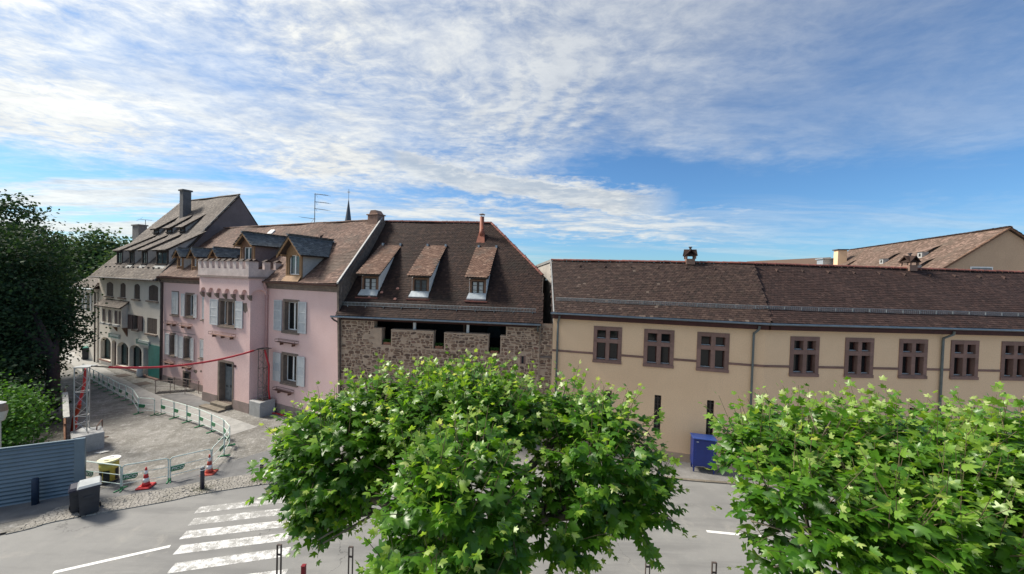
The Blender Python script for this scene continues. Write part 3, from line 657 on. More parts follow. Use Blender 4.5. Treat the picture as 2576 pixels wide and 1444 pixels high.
def slit_window(H, s, zt=3.4, h=1.95, w=.34):
    m = MB()
    for x in (s+.02, s+w/2, s+w-.02): m.box(x-.012, x+.012, .05, .075, zt-h, zt)
    for k in range(6): m.box(s, s+w, .052, .073, zt-h+h*(k+.5)/6-.01, zt-h+h*(k+.5)/6+.01)
    g = H.part('slit_window', m, MT['iron']); H.part('pane', MB().poly((s,.2,zt-h),(s+w,.2,zt-h),(s+w,.2,zt),(s,.2,zt)), MT['glass'], g)
EZ, RZ, RD, OV = 7.54, 10.62, 3.5, .42          # eave and ridge height, ridge depth, eave overhang
SLP = (RZ-EZ)/(RD+OV)
def wing(H, x0, x1, wins, slits, tiles, single, xl_ridge, xr_ridge, pipes):
    holes = [(s, s+1.5, 6.885-1.965, 6.885) for s in wins]+[(s, s+.34, 1.45, 3.4) for s in slits]
    H.part('wall', MB().wall(x0, x1, 0.5, 7.5, holes, 0, .25), MT['ochre'])
    H.part('base_wall', MB().box(x0, x1, -.03, .3, -.05, .5), MT['ochre_base'])
    for s in wins: cross_window(H, s)
    for s in slits: slit_window(H, s)
    ed = sorted([x0]+[s for s in wins]+[s+1.5 for s in wins]+[x1])
    for a, b in zip(ed[::2], ed[1::2]):
        if b-a > .05: H.part('string_course', MB().prism([(a,0,5.31),(a,-.05,5.33),(a,-.06,5.40),(a,0,5.43)], (b-a,0,0)), MT['sandstone'])
    H.part('eaves_board', MB().prism([(x0,.02,7.18),(x0,-.10,7.18),(x0,-.36,7.22),(x0,-.36,7.50),(x0,.02,7.52)], (x1-x0,0,0)), MT['wood_red'])
    H.part('gutter', MB().tube([(x0-.1,-.45,7.50),(x1+.02,-.45,7.50)], .055, 10), MT['zinc'], smooth=True)
    V = (0, RD+OV, RZ-EZ); Ln = math.hypot(RD+OV, RZ-EZ); poly = [(x0-.05, 0), (x1+(.0 if x1 > 5 else .12), 0), (xr_ridge, Ln), (xl_ridge, Ln)]
    O = (0, -OV, EZ)
    H.part('roof', deck(O, (1,0,0), V, poly), MT['deck'])
    tile_field(H.root, tiles, O, (1,0,0), V, poly, .185, .15, single=single, wave=.012, rot=H.rot)
    # snow guard: pipe on stays a little above the eave
    f = .19*Ln; vy, vz = (RD+OV)/Ln, (RZ-EZ)/Ln; y, z = -OV+vy*f, EZ+vz*f
    sg = MB()
    for k in range(7): sg.tube([(x0+.05, y, z+.04+.03*k), (x1-.02, y, z+.04+.03*k)], .006 if k < 6 else .012, 5)
    for x in np.arange(x0+.1, x1, .11): sg.box(x-.004, x+.004, y-.004, y+.004, z+.02, z+.22)
    for x in np.arange(x0+.3, x1, .9): sg.box(x-.01, x+.01, y+.008, y+.05, z-.03, z+.2)
    H.part('snow_guard', sg, MT['zinc'])
    # back of the building
    bk = MB(); bk.poly((xl_ridge, RD, RZ-.05), (xr_ridge, RD, RZ-.05), (xr_ridge+.3, 2*RD+OV, EZ), (xl_ridge-.3, 2*RD+OV, EZ)); H.part('rear_roof', bk, MT['deck'])
    # small vent tiles in a row below the ridge
    for i, x in enumerate(np.arange(x0+1.2, x1-.3, 1.55)):
        f = .87*Ln; p = Vector((x, -OV+vy*f, EZ+vz*f)); m = MB(); m.prism([(x-.07,p.y-.06,p.z-.02),(x+.07,p.y-.06,p.z-.02),(x,p.y-.08,p.z+.10)], (0,.2,.06)); H.part('vent_tile', m, tiles)
    for x in pipes:
        downpipe(H, [(x+.12,-.44,7.38),(x+.10,-.43,7.22),(x,-.10,6.98),(x,-.09,6.80),(x,-.09,.02)], .055, MT['pipe_grey'])
HL = [-8.33,-5.70,-3.10]; HR = [1.28,4.13,6.97,9.72,12.45]
wing(hall, -10.58, 0.0, HL, [-5.06,-2.52,-7.6], MT['tile_yellow'], 300, -11.32, .52, [-10.3,-.55])
hall.rot = DLT
wing(hall, 0.0, 24.0, HR, [1.68,4.69,7.7,10.7], MT['tile_right'], 0, .52, 24.0, [9.19])
ridge_run(hall.root, MT['ridge'], (.52,RD,RZ+.05), (24,RD,RZ+.05), .13, .40, rot=DLT)
hall.rot = 0.0
ridge_run(hall.root, MT['ridge'], (-11.32,RD,RZ+.05), (.52,RD,RZ+.05), .13, .40)
# left end wall, running straight back, with zinc verge
ew = MB(); ex = lambda y: -10.58-.21*y
ew.poly((ex(-.0),0,0),(ex(3.5),3.5,0),(ex(3.5),3.5,RZ-.1),(ex(-.0),0,EZ-.1)); ew.poly((ex(3.5),3.5,0),(-12.98,7.25,0),(-12.98,7.25,10.38),(ex(3.5),3.5,RZ-.1)); hall.part('end_wall', ew, MT['greywall'])
vg = MB(); vg.prism([(ex(-OV)-.06,-OV,EZ-.06),(ex(-OV)-.06,-OV,EZ+.06),(ex(RD)-.06,RD,RZ+.08),(ex(RD)-.06,RD,RZ-.1)], (.07,0,0)); vg.prism([(ex(RD)-.06,RD,RZ-.1),(ex(RD)-.06,RD,RZ+.08),(-13.04,7.25,10.46),(-13.04,7.25,10.28)], (.12,0,0))
hall.part('verge', vg, MT['verge'])
def lantern_chimney(H, x, big=1.0):
    m = MB(); y = RD; z = RZ-.1; s = .30*big
    m.box(x-s, x+s, y-s, y+s, z, z+.42*big)
    c = H.part('chimney', m, MT['brick'])
    for sx in (-1, 1):
        for sy in (-1, 1): H.part('corner_post', MB().box(x+sx*s-.06*big-.002, x+sx*s+.06*big, y+sy*s-.06*big, y+sy*s+.06*big, z+.42*big, z+.66*big), MT['brick'], c)
    zr = z+.64*big; rf = MB(); e = s+.14*big
    rf.prism([(x-e,y-e,zr),(x,y-e,zr+.5*big),(x+e,y-e,zr),(x+e-.09,y-e,zr),(x,y-e,zr+.40*big),(x-e+.09,y-e,zr)], (0,2*e,0))
    rf.prism([(x-e,y-e-.003,zr),(x-e,y,zr+.5*big),(x-e,y+e,zr),(x-e,y+e-.09,zr),(x-e,y,zr+.40*big),(x-e,y-e+.09,zr)], (2*e,0,0))
    H.part('chimney_roof', rf, MT['tile_stone'], c)
    H.part('chimney_cap', MB().lathe([(.07*big,zr+.42*big),(.08*big,zr+.62*big),(.13*big,zr+.64*big),(.13*big,zr+.70*big)], (x,y,0), 8), MT['pipe_dark'], c)
lantern_chimney(hall, -2.9, .8)
hall.rot = DLT; lantern_chimney(hall, 11.35, .8); hall.rot = 0

# ------------------------------------------------------------------ rubble-stone house in the middle
SA = math.atan2(-1.2, 12.55); SO = (-10.15, 22.28)
sto = House('rubble_stone_house', 'rubble stone house with crenellated open gallery and steep dark roof with three shed dormers', SO, SA)
SE, SR, SD, SOV = 6.88, 13.32, 5.7, .45; SS = (SR-SE)/(SD+SOV)
T = .45                                                        # wall thickness
prof = [(0,0),(11.85,0),(11.85,6.6),(9.93,6.6),(9.93,6.03),(9.62,6.03),(9.62,4.96),(8.93,4.96),(8.93,6.05),(6.32,6.07),(6.32,5.08),(5.68,5.08),(5.68,6.10),(3.12,6.12),(3.12,5.17),(2.54,5.17),(2.54,6.16),(2.05,6.16),(2.05,6.6),(0,6.6)]
w = MB(); w.prism([(x,0,z) for x, z in prof], (0,T,0)); stw = sto.part('wall', w, MT['mortar'])
w = MB(); w.box(11.85, 12.62, .12, .5, 0, 6.82); sto.part('side_wall', w, MT['mortar'])
AV = [(10.72,11.15,4.4,5.05),(2.02,2.6,5.1,6.3)]
rubble(stw, MT['rubble'], [(0.02,11.83,3.2,4.93),(0.02,2.52,4.93,6.14),(0.02,2.03,6.14,6.6),(3.14,5.66,5.10,6.06),(6.34,8.9,5.05,6.02),(9.64,11.83,4.93,6.02),(9.95,11.83,6.02,6.58),(2.56,9.6,4.85,5.05),(0.02,11.83,2.2,3.2)], 0.0, 300, avoid=AV)
rubble(stw, MT['rubble'], [(11.88,12.58,2.6,6.75)], .12, 0)
sto.part('slit_opening', MB().box(10.86,10.99,-.004,.02,4.52,4.95), MT['interior'])
for a, b in ((10.78,10.855),(10.995,11.09)): sto.part('slit_jamb', MB().box(a, b, -.03, .01, 4.50, 4.97), MT['sandstone'])
sto.part('ledge_stone', MB().prism([(11.9,.12,4.86),(11.9,.02,4.9),(11.9,.02,4.97),(11.9,.12,5.02)], (.7,0,0)), MT['sandstone_grey'])
# coping on the merlons and sills of the crenels
for a, b, z in ((3.10,5.70,6.12),(6.30,8.95,6.07),(2.05,2.56,6.16),(9.6,9.93,6.03)): sto.part('coping', MB().bbox(a, b, -.02, T+.02, z-.02, z+.05, .02), MT['mortar'])
for a, b, z in ((2.55,3.11,5.17),(5.69,6.31,5.08),(8.94,9.61,4.96)): sto.part('crenel_sill', MB().box(a, b, -.03, T, z+.002, z+.05), MT['mortar'])
# gallery behind: floor, dark back wall, posts, beam
sto.part('gallery_floor', MB().box(.0,11.85,T,3.2,4.75,4.9), MT['wood_dark'])
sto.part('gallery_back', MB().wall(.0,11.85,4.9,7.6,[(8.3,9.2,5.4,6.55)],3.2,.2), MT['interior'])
sto.part('gallery_window', MB().box(8.3,9.2,3.28,3.32,5.4,6.55), MT['glass_blue'])
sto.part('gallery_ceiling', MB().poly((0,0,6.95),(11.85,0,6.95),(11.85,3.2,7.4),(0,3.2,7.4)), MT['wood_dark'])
sto.part('gallery_side', MB().box(9.95,10.05,T,3.2,4.9,6.9), MT['whitewash'])
for x in (4.45, 7.66): sto.part('gallery_post', MB().box(x-.07,x+.07,.18,.32,6.05,6.66), MT['whitewash'])
for x in (3.9, 7.15): sto.part('gallery_post', MB().box(x-.06,x+.06,1.5,1.62,4.9,7.0), MT['wood_brown'])
sto.part('eaves_beam', MB().box(0,11.85,-.08,.35,6.62,6.80), MT['wood_red'])
V = (0, SD+SOV, SR-SE); SL_ = math.hypot(SD+SOV, SR-SE)
hv = (9.6-SE)/(SR-SE)*SL_
poly = [(-.15,0),(11.95,0),(11.9,hv),(8.02,SL_),(.02,SL_)]
# shed dormers
DX = [(.62,2.02),(3.82,5.22),(7.38,8.72)]; dzw = 8.33; dyw = -SOV+(dzw-SE)/SS       # sill point on the slope
dye, dze = dyw-.34, 9.36; dyt = -SOV+(11.45-SE)/SS; dzt = 11.45
dholes = [[(a+.1,(dzw-SE)/(SR-SE)*SL_),(b-.1,(dzw-SE)/(SR-SE)*SL_),(b-.05,(dzt-SE)/(SR-SE)*SL_-.1),(a+.05,(dzt-SE)/(SR-SE)*SL_-.1)] for a, b in DX]
sto.part('roof', deck((0,-SOV,SE), (1,0,0), V, poly), MT['deck'])
tile_field(sto.root, MT['tile_stone'], (0,-SOV,SE), (1,0,0), V, poly, .17, .145, holes=dholes, single=0, wave=.015)
for k, (a, b) in enumerate(DX):
    zwt = dze-.12; zr = lambda y: SE+(y+SOV)*SS
    m = MB()
    for x in (a+.16, b-.16):
        yt = dyw+(zwt+.02-0 - dzw)/(SS)  # cheek meets the slope
        q = [(x-.02,dyw,dzw-.1),(x-.02,dyw,zwt),(x-.02,dyt-.25,dzt-.25),]
        m.prism(q, (.04,0,0))
    d = sto.part('dormer', m, MT['whitewash'])
    fr = MB(); x0, x1 = a+.18, b-.18
    fr.box(x0, x0+.12, dyw-.05, dyw+.10, dzw, zwt); fr.box(x1-.12, x1, dyw-.05, dyw+.10, dzw, zwt); fr.box(x0+.12, x1-.12, dyw-.05, dyw+.1, zwt-.1, zwt); fr.box(x0-.02, x1+.02, dyw-.09, dyw+.1, dzw-.05, dzw)
    sto.part('dormer_frame', fr, MT['wood_brown'], d)
    casement(sto, d, x0+.12, x1-.12, dzw+.002, zwt-.1, dyw+.0, MT['wood_dark'], 2, 2, 'curtain' if k != 1 else 'glass_blue', .065)
    Vd = (0, dyt-dye, dzt-dze); Ld = math.hypot(dyt-dye, dzt-dze); pd = [(a,0),(b,0),(b,Ld),(a,Ld)]
    sto.part('dormer_roof', deck((0,dye,dze), (1,0,0), Vd, pd, .07), MT['wood_dark'], d)
    tile_field(d, MT['tile_dormer'], (0,dye,dze), (1,0,0), Vd, pd, .17, .145, wave=.004, name='dormer_tiles')
    yb = dyw-.32; sto.part('sill_flashing', MB().prism([(a+.05,yb,zr(yb)+.10),(b-.12,yb,zr(yb)+.10),(b-.15,dyw-.05,zr(dyw)+.10),(a+.14,dyw-.05,zr(dyw)+.10)], (0,.02,-.09)), MT['lead'], d)
    yb2 = yb-.1; sto.part('apron_tiles', MB().box(a-.02,b+.0,yb2-.06,yb-.0,zr(yb2)+.01,zr(yb2)+.075), MT['ridge'], d)
    for x in (a+.1, b-.03): sto.part('top_flashing', MB().box(x-.06,x+.06,dyt-.12,dyt+.06,dzt-.05,dzt+.13), MT['lead'], d)
ridge_run(sto.root, MT['ridge'], (.0,SD,SR+.05), (8.0,SD,SR+.05), .12, .38)
hp = lambda f: (11.9+(8.02-11.9)*f, -SOV+(SD+SOV)*(hv+(SL_-hv)*f)/SL_, SE+(SR-SE)*(hv+(SL_-hv)*f)/SL_+.05)
ridge_run(sto.root, MT['ridge'], hp(0), hp(1), .11, .36, name='hip_tile')
yh = -SOV+(SD+SOV)*hv/SL_
hf = MB(); hf.poly((12.1,yh-.2,9.45),(12.1,2*SD-yh,9.45),(8.02,SD,SR)); sto.part('hip_roof', hf, MT['tile_stone'])
sto.part('hip_gutter', MB().tube([(12.12,yh-.3,9.36),(12.12,2*SD-yh,9.36)], .06, 8), MT['zinc'])
sto.part('rear_roof', MB().poly((0,SD,SR-.04),(8.02,SD,SR-.04),(11.9,2*SD-yh,9.5),(11.9,2*SD+.4,SE),(0,2*SD+.4,SE)), MT['deck'])
sto.part('gable_wall', MB().poly((11.85,T,4),(11.85,2*SD,4),(11.85,2*SD,6.6),(11.85,2*SD-yh,9.4),(11.85,yh,9.4),(11.85,-SOV+.1,SE-.05)), MT['wood_dark'])
sto.part('verge_board', MB().prism([(11.9,-SOV,SE-.14),(11.9,-SOV,SE+.02),(11.9,yh,9.62),(11.9,yh,9.46)], (.04,0,0)), MT['wood_dark'])
sto.part('gutter', MB().tube([(-.35,-SOV-.07,6.83),(11.9,-SOV-.07,6.83)], .058, 10), MT['zinc'], smooth=True)
downpipe(sto, [(11.75,-.5,6.74),(11.75,-.45,6.55),(11.75,-.12,6.42)], .05, MT['pipe_grey'], 'gutter_outlet', False)
downpipe(sto, [(-.28,-.5,6.74),(-.26,-.3,6.6),(-.1,-.1,6.45)], .05, MT['pipe_dark'], 'gutter_outlet', False)
sg = MB(); f = .085*SL_; vy, vz = (SD+SOV)/SL_, (SR-SE)/SL_; y, z = -SOV+vy*f, SE+vz*f
for h in (.05, .24): sg.tube([(-.1,y-vz*.02,z+h),(11.6,y-vz*.02,z+h)], .014, 6)
for x in np.arange(-.08, 11.6, .085): sg.box(x-.009,x+.009,y-vz*.02-.006,y-vz*.02+.006,z+.05,z+.24)
for x in np.arange(.4, 11.6, 1.1): sg.box(x-.012,x+.012,y-.1,y+.12,z-.04,z+.06)
sto.part('snow_guard', sg, MT['zinc'])
for x, f in ((2.1,.205),(1.45,.155),(3.0,.245),(3.1,.15)):
    v = f*SL_; p = (x, -SOV+vy*v, SE+vz*v); U, V2, N = frame_uvn((1,0,0), (0,vy,vz)); q = [np.array(p)+U*a+V2*b+N*.06 for a, b in ((-.08,.0),(.08,.0),(.09,.1),(.04,.16),(-.05,.16),(-.09,.08))]
    sto.part('replaced_tile', MB().prism([tuple(k) for k in q], tuple(-N*.03)), surf('new_tile', (.42,.20,.15), (.36,.17,.13), 6, .8))
fl = sto.part('flue', MB().lathe([(.17,12.2),(.155,12.75),(.15,12.75),(.15,13.6),(.13,13.62)], (7.52,4.6,0), 14), MT['copper'], smooth=True)
sto.part('flue_collar', MB().prism([(7.52-.3,4.15,SE+(4.15+SOV)*SS+.03),(7.52+.3,4.15,SE+(4.15+SOV)*SS+.03),(7.52+.18,4.62,12.55),(7.52-.18,4.62,12.55)], (0,.2,.03)), MT['copper'], fl)
sto.part('flue_cowl', MB().lathe([(.02,13.72),(.2,13.74),(.22,13.78),(.05,13.86)], (7.52,4.6,0), 12), MT['steel'], fl)
for k in range(3): sto.part('cowl_stay', MB().tube([(7.52+.13*math.cos(k*2.1),4.6+.13*math.sin(k*2.1),13.6),(7.52+.17*math.cos(k*2.1),4.6+.17*math.sin(k*2.1),13.75)], .012, 4), MT['steel'], fl)
# ---END-PART-2
# ------------------------------------------------------------------ pink house with crenellated tower
PA = math.atan2(-.421, .907); PO = (-28.9, 30.98)
pk = House('pink_house', 'pink plastered house with grey shutters and a crenellated tower bay', PO, PA)
PE, PR, PD, POV = 8.72, 13.36, 4.91, .36; PS = (PR-PE)/(PD+POV)
def gabled_dormer(H, sc, hf, hr, yf, ze, za, over, win, slope, eave, arched=False, cheek='brownwall', face='wood_brown', trim='wood_ochre', base=None, pv=.16):
    """gabled dormer with slate roof: walls, face, bargeboards, window, slates"""
    zr = lambda y: eave[1]+(y-eave[0])*slope
    zb = zr(yf)-.05; ye = eave[0]+(ze-eave[1])/slope; yr = eave[0]+(za-eave[1])/slope
    m = MB()
    for x in (sc-hf, sc+hf-.04): m.prism([(x,yf+.06,zb),(x,yf+.06,ze),(x,ye,ze)], (.04,0,0))
    d = H.part('dormer', m, MT[cheek])
    x0, x1, z0, z1 = sc-win[0]/2, sc+win[0]/2, win[1], win[2]
    f = MB(); f.wall(sc-hf, sc+hf, zb, ze, [(x0,x1,z0,z1)], yf, .16)
    zk = ze+(za-ze)*(1-hf/hr); f.add([(sc-hf,yf,ze),(sc+hf,yf,ze),(sc+hf,yf,ze+(za-ze)*(1-hf/hr)-.06),(sc,yf,za-.1),(sc-hf,yf,zk-.06)], [(0,1,2,3,4)])
    if arched:
        for sgn, xx in ((1, x0), (-1, x1)): f.prism([(xx,yf+.01,z1),(xx,yf+.01,z1-.22),(xx+sgn*.07,yf+.01,z1-.09),(xx+sgn*.2,yf+.01,z1)], (0,.14,0))
    H.part('dormer_front', f, MT[face], d)
    tr = MB()
    for x in (sc-hf, sc+hf-.10): tr.box(x, x+.10, yf-.03, yf+.06, zb, ze)
    tr.box(sc-hf+.1, sc+hf-.1, yf-.03, yf+.05, z0-.30 if base else z0-.08, z0)
    H.part('dormer_trim', tr, MT[trim], d)
    casement(H, d, x0, x1, z0, z1, yf+.10, MT['white'], 2, 0, 'glass_blue', .055)
    bb = MB(); y0 = yf-over
    for sgn in (-1, 1):
        a = (sc+sgn*hr, y0, ze-.02-(.10)); b = (sc, y0, za)
        dx = sgn*.0
        bb.prism([(sc+sgn*hr,y0,ze-.10),(sc,y0,za),(sc,y0,za-.16),(sc+sgn*(hr-.02),y0,ze-.26)] if sgn > 0 else [(sc-hr,y0,ze-.10),(sc-hr+.02,y0,ze-.26),(sc,y0,za-.16),(sc,y0,za)], (0,-.05,0))
    for sgn in (-1, 1): bb.box(sc+sgn*hf-.06, sc+sgn*hf+.06, y0, yf, ze-.14, ze-.04)
    H.part('bargeboard', bb, MT[trim], d)
    for sgn in (-1, 1):
        V = np.array([-sgn*hr, 0, za-(ze-.10)]); Lv = np.linalg.norm(V); O = (sc+sgn*hr, y0, ze-.10)
        yE = eave[0]+(ze-.10-eave[1])/slope
        poly = [(0,0),(yE-y0,0),(yr-y0,Lv),(0,Lv)]
        H.part('dormer_roof', deck(O, (0,1,0), V, poly, .06, .03), MT['deck'], d)
        tile_field(d, MT['slate'], O, (0,1,0), V, poly, .24, pv, wave=.004, name='slates')
    H.part('dormer_ridge', MB().prism([(sc-.09,y0-.02,za-.03),(sc,y0-.02,za+.055),(sc+.09,y0-.02,za-.03)], (0,yr-y0,0)), MT['zinc'], d)
    if base: H.part('apron', MB().poly((sc-hf-.12,base,zr(base)+.05),(sc+hf+.0,base,zr(base)+.05),(sc+hf,yf-.04,zb+.20),(sc-hf,yf-.04,zb+.20)), MT['wood_ochre'], d)
    return d
# openings
W_R = [((15.33,16.92,5.42,7.59),((14.48,15.28),(16.9,17.66)),'LLL'), ((15.27,16.9,2.05,4.1),((14.49,15.25),(16.88,17.6)),'PLP')]
W_L = [((3.42,4.72,5.56,7.52),((2.90,3.42),(4.72,5.16)),'LLL'), ((1.17,2.03,2.25,4.15),((.52,1.15),(2.05,2.5)),'LP'), ((3.30,4.36,2.2,4.08),((2.62,3.28),(4.38,4.8)),'LP')]
holes = [w[0] for w in W_R]+[w[0] for w in W_L]+[(3.36,4.2,.02,1.2)]
pk.part('wall', MB().wall(0, 8.3, 0, 8.25, [h for h in holes if h[1] < 8.3], 0, .02), MT['pink']); pk.part('wall', MB().wall(13.5, 20.63, 0, 8.25, [h for h in holes if h[0] > 13.5], 0, .02), MT['pink'])
for r, s, f in W_R+W_L: pink_window(pk, *r, s, 0, False, 'glass' if r[0] > 10 else 'glass_blue', f)
for x0, x1, z0, z1, f in ((1.4,2.38,5.7,7.5,'LLL'),(5.86,6.34,5.6,7.35,'LLL'),(5.62,6.12,2.65,4.0,'LP')):
    s = pk.part('closed_window', MB().wall(x0-.07, x1+.07, z0-.07, z1+.07, [(x0,x1,z0,z1)], -.02, .02).box(x0-.12, x1+.12, -.12, -.021, z0-.16, z0-.075), MT['sandstone_grey'])
    pk.part('shutter', shutter_mesh(x0+.005, (x0+x1)/2-.004, z0, z1, -.05, -.01, f) if x1-x0 > .7 else shutter_mesh(x0+.005, x1-.005, z0, z1, -.05, -.01, f), MT['shutter'], s)
    if x1-x0 > .7: pk.part('shutter', shutter_mesh((x0+x1)/2+.004, x1-.005, z0, z1, -.05, -.01, f), MT['shutter'], s)
for a, b, z in ((15.0,16.95,4.78),(14.85,16.6,1.58),(.8,2.25,4.92),(3.0,4.5,4.90),(.6,2.0,1.72),(3.2,4.6,1.70)): flower_rail(pk, a, b, z)
pk.part('string_line', MB().box(.05,4.9,-.012,-.001,4.26,4.30), MT['plinth'])
[pk.part('plinth', MB().box(a, b, -.05, -.002, -.05, h), MT['plinth']) for a, b, h in ((0,3.3,.52),(4.26,8.25,.52),(13.55,20.63,.60))]
pk.part('cellar_door', MB().box(3.4,4.16,.01,.05,.02,1.15), MT['interior']); pk.part('cellar_surround', MB().box(3.26,3.38,-.07,.03,0,1.3).box(4.18,4.30,-.07,.03,0,1.3).box(3.26,4.30,-.07,.03,1.18,1.3), MT['sandstone_grey'])
pk.part('cellar_vent', MB().box(1.0,1.75,-.065,-.052,.08,.40), MT['interior'])
for x, z, w_, h_ in ((4.95,1.45,.55,.32),(5.75,1.55,.3,.18)):
    q = [(x+w_*random.uniform(.8,1.1)*math.cos(a)*.5, -.004, z+h_*random.uniform(.7,1.2)*math.sin(a)*.5) for a in np.arange(0, 6.28, .5)]
    pk.part('bare_plaster', MB().prism(q, (0,.003,0)), MT['sandstone_grey'])
for x0, x1 in ((-.05,8.3),(13.45,20.7)):
    pk.part('cornice', MB().prism([(x0,0,8.22),(x0,-.10,8.26),(x0,-.12,8.40),(x0,-.26,8.52),(x0,-.28,8.66),(x0,0,8.66)], (x1-x0,0,0)), MT['sandstone_grey'])
    pk.part('gutter', MB().tube([(x0,-.40,8.66),(x1,-.40,8.66)], .07, 8), MT['rust'], smooth=True)
# roof
Vp = (0, PD+POV, PR-PE); Lp = math.hypot(PD+POV, PR-PE)
poly = [(.05,0),(20.78,0),(18.95,Lp),(-.9,Lp)]
pk.part('roof', deck((0,-POV,PE), (1,0,0), Vp, poly), MT['deck'])
tile_field(pk.root, MT['tile_pink'], (0,-POV,PE), (1,0,0), Vp, poly, .18, .15, single=0, wave=.035)
ridge_run(pk.root, MT['tile_pink'], (-.9,PD,PR+.05), (18.9,PD,PR+.05), .12, .38)
px_ = lambda y: 20.63-.347*y
pw = MB(); pw.prism([(px_(-.0),0,0),(px_(0),-.30,8.3),(px_(-POV),-POV,PE-.02),(px_(PD),PD,PR+.12),(px_(2*PD),2*PD,PE),(px_(2*PD),2*PD,0)], (.14,0,0)); pk.part('party_wall', pw, MT['rubblewall'])
vg = MB(); U1 = (0,0,.06); vg.prism([(px_(-POV)-.06,-POV-.04,PE+.02),(px_(-POV)-.06,-POV-.04,PE+.12),(px_(PD)-.06,PD,PR+.22),(px_(PD)-.06,PD,PR+.12)], (.13,0,0)); pk.part('verge', vg, MT['verge'])
pk.part('rear_roof', MB().poly((-.9,PD,PR-.04),(18.9,PD,PR-.04),(17.2,2*PD+POV,PE),(-1.8,2*PD+POV,PE)), MT['deck'])
EV = (-POV, PE)
for sc in (1.85, 4.02, 7.0): gabled_dormer(pk, sc, .42, .62, .30, 10.42, 10.98, .22, (.42, 9.62, 10.32), PS, EV, cheek='greywall')
gabled_dormer(pk, 10.85, .80, 1.05, .30, 11.25, 12.02, .30, (.95, 10.12, 11.05), PS, EV)
gabled_dormer(pk, 16.45, .76, 1.16, -.08, 10.52, 11.60, .36, (1.02, 9.2, 10.45), PS, EV, arched=True, cheek='greywall', face='wood_ochre', base=-.36)
ch = pk.part('chimney', MB().bbox(17.85,18.85,PD-.35,PD+.35,13.0,13.72,.03), MT['brick']); pk.part('chimney_crown', MB().bbox(17.78,18.9,PD-.42,PD+.42,13.72,13.80,.02).prism([(17.95,PD-.3,13.8),(18.1,PD-.3,14.08),(18.55,PD-.3,14.08),(18.8,PD-.3,13.8)], (0,.6,0)), MT['brick'], ch)
sk = PE+(3.95+POV)*PS; pk.part('skylight', MB().prism([(7.4,3.85,sk-.03),(7.95,3.85,sk-.03),(7.95,4.15,sk+.3),(7.4,4.15,sk+.3)], (0,-.06,.07)), MT['white'])
for x in (6.2, 8.8, 11.9, 14.4, 4.0): y = 3.4; z = PE+(y+POV)*PS; pk.part('vent_tile', MB().prism([(x-.1,y,z),(x+.1,y,z),(x,y-.03,z+.13)], (0,.28,.1)), MT['tile_stone'])
# tower bay
TX0, TX1, TY = 8.2, 13.6, -1.04
DO = (10.05, 11.88, .32, 3.16); TWN = (10.06, 12.03, 5.48, 7.42)
tw = MB().wall(TX0, TX1, 0, 8.2, [DO, TWN], TY, .02); tw.poly((TX1,TY,0),(TX1,.0,0),(TX1,.0,8.2),(TX1,TY,8.2)); tw.poly((TX0,TY,0),(TX0,TY,8.2),(TX0,0,8.2),(TX0,0,0)); pk.part('tower', tw, MT['pink'])
pk.part('tower_plinth', MB().box(TX0-.04,10.04,TY-.04,TY-.002,-.05,.66), MT['plinth']); pk.part('tower_plinth', MB().box(11.9,TX1+.04,TY-.04,TY-.002,-.05,.68), MT['plinth']); pk.part('tower_plinth', MB().box(TX1+.002,TX1+.04,TY,0,-.05,.68), MT['plinth'])
pink_window(pk, *TWN, ((9.08,10.04),(12.06,12.86)), TY, True, 'glass', 'LLL')
flower_rail(pk, 9.4, 12.1, 4.92, TY)
a, b, c, d_ = DO
dr = pk.part('door', MB().wall(a, b, 0, d_+.05, [(a+.2,b-.12,.32,d_-.12)], TY-.03, .42), MT['sandstone_grey'])
dx0, dx1, dy = a+.2, b-.12, TY+.36; mid = (dx0+dx1)/2
lf = MB()
for p, q in ((dx0, mid-.005), (mid+.005, dx1)):
    lf.box(p, q, dy, dy+.05, .32, 2.55)
    for za, zb in ((.42,.72),(.8,1.02),(1.1,1.25),(1.33,2.42)): lf.bbox(p+.1, q-.08, dy-.022, dy, za, zb, .008)
pk.part('door_leaf', lf, MT['door_grey'], dr)
pk.part('letter_slot', MB().box(dx0+.14,dx0+.36,dy-.03,dy-.022,1.27,1.32), MT['black'], dr); pk.part('door_handle', MB().box(mid-.05,mid-.02,dy-.06,dy-.022,1.25,1.42), MT['iron'], dr)
pk.part('transom', MB().box(dx0,dx1,dy-.01,dy+.05,2.55,2.66).box(dx0,dx0+.07,dy,dy+.05,2.66,3.04).box(dx1-.07,dx1,dy,dy+.05,2.66,3.04).box(mid-.04,mid+.04,dy,dy+.05,2.66,3.04).box(dx0+.07,dx1-.07,dy,dy+.05,2.98,3.04), MT['door_grey'], dr)
for p, q in ((dx0+.07,mid-.04),(mid+.04,dx1-.07)): pk.part('pane', MB().poly((p,dy+.03,2.66),(q,dy+.03,2.66),(q,dy+.03,2.98),(p,dy+.03,2.98)), MT['glass'], dr)
pk.part('number_plate', MB().box(11.93,12.15,TY-.035,TY-.001,2.86,3.02), MT['door_plum'])
st = pk.part('doorstep', MB().bbox(9.95,11.75,TY-.42,TY-.0,.0,.30,.02), MT['stepstone']); pk.part('lower_step', MB().bbox(9.55,11.85,TY-.88,TY-.43,-.02,.13,.02), MT['stepstone'], st)
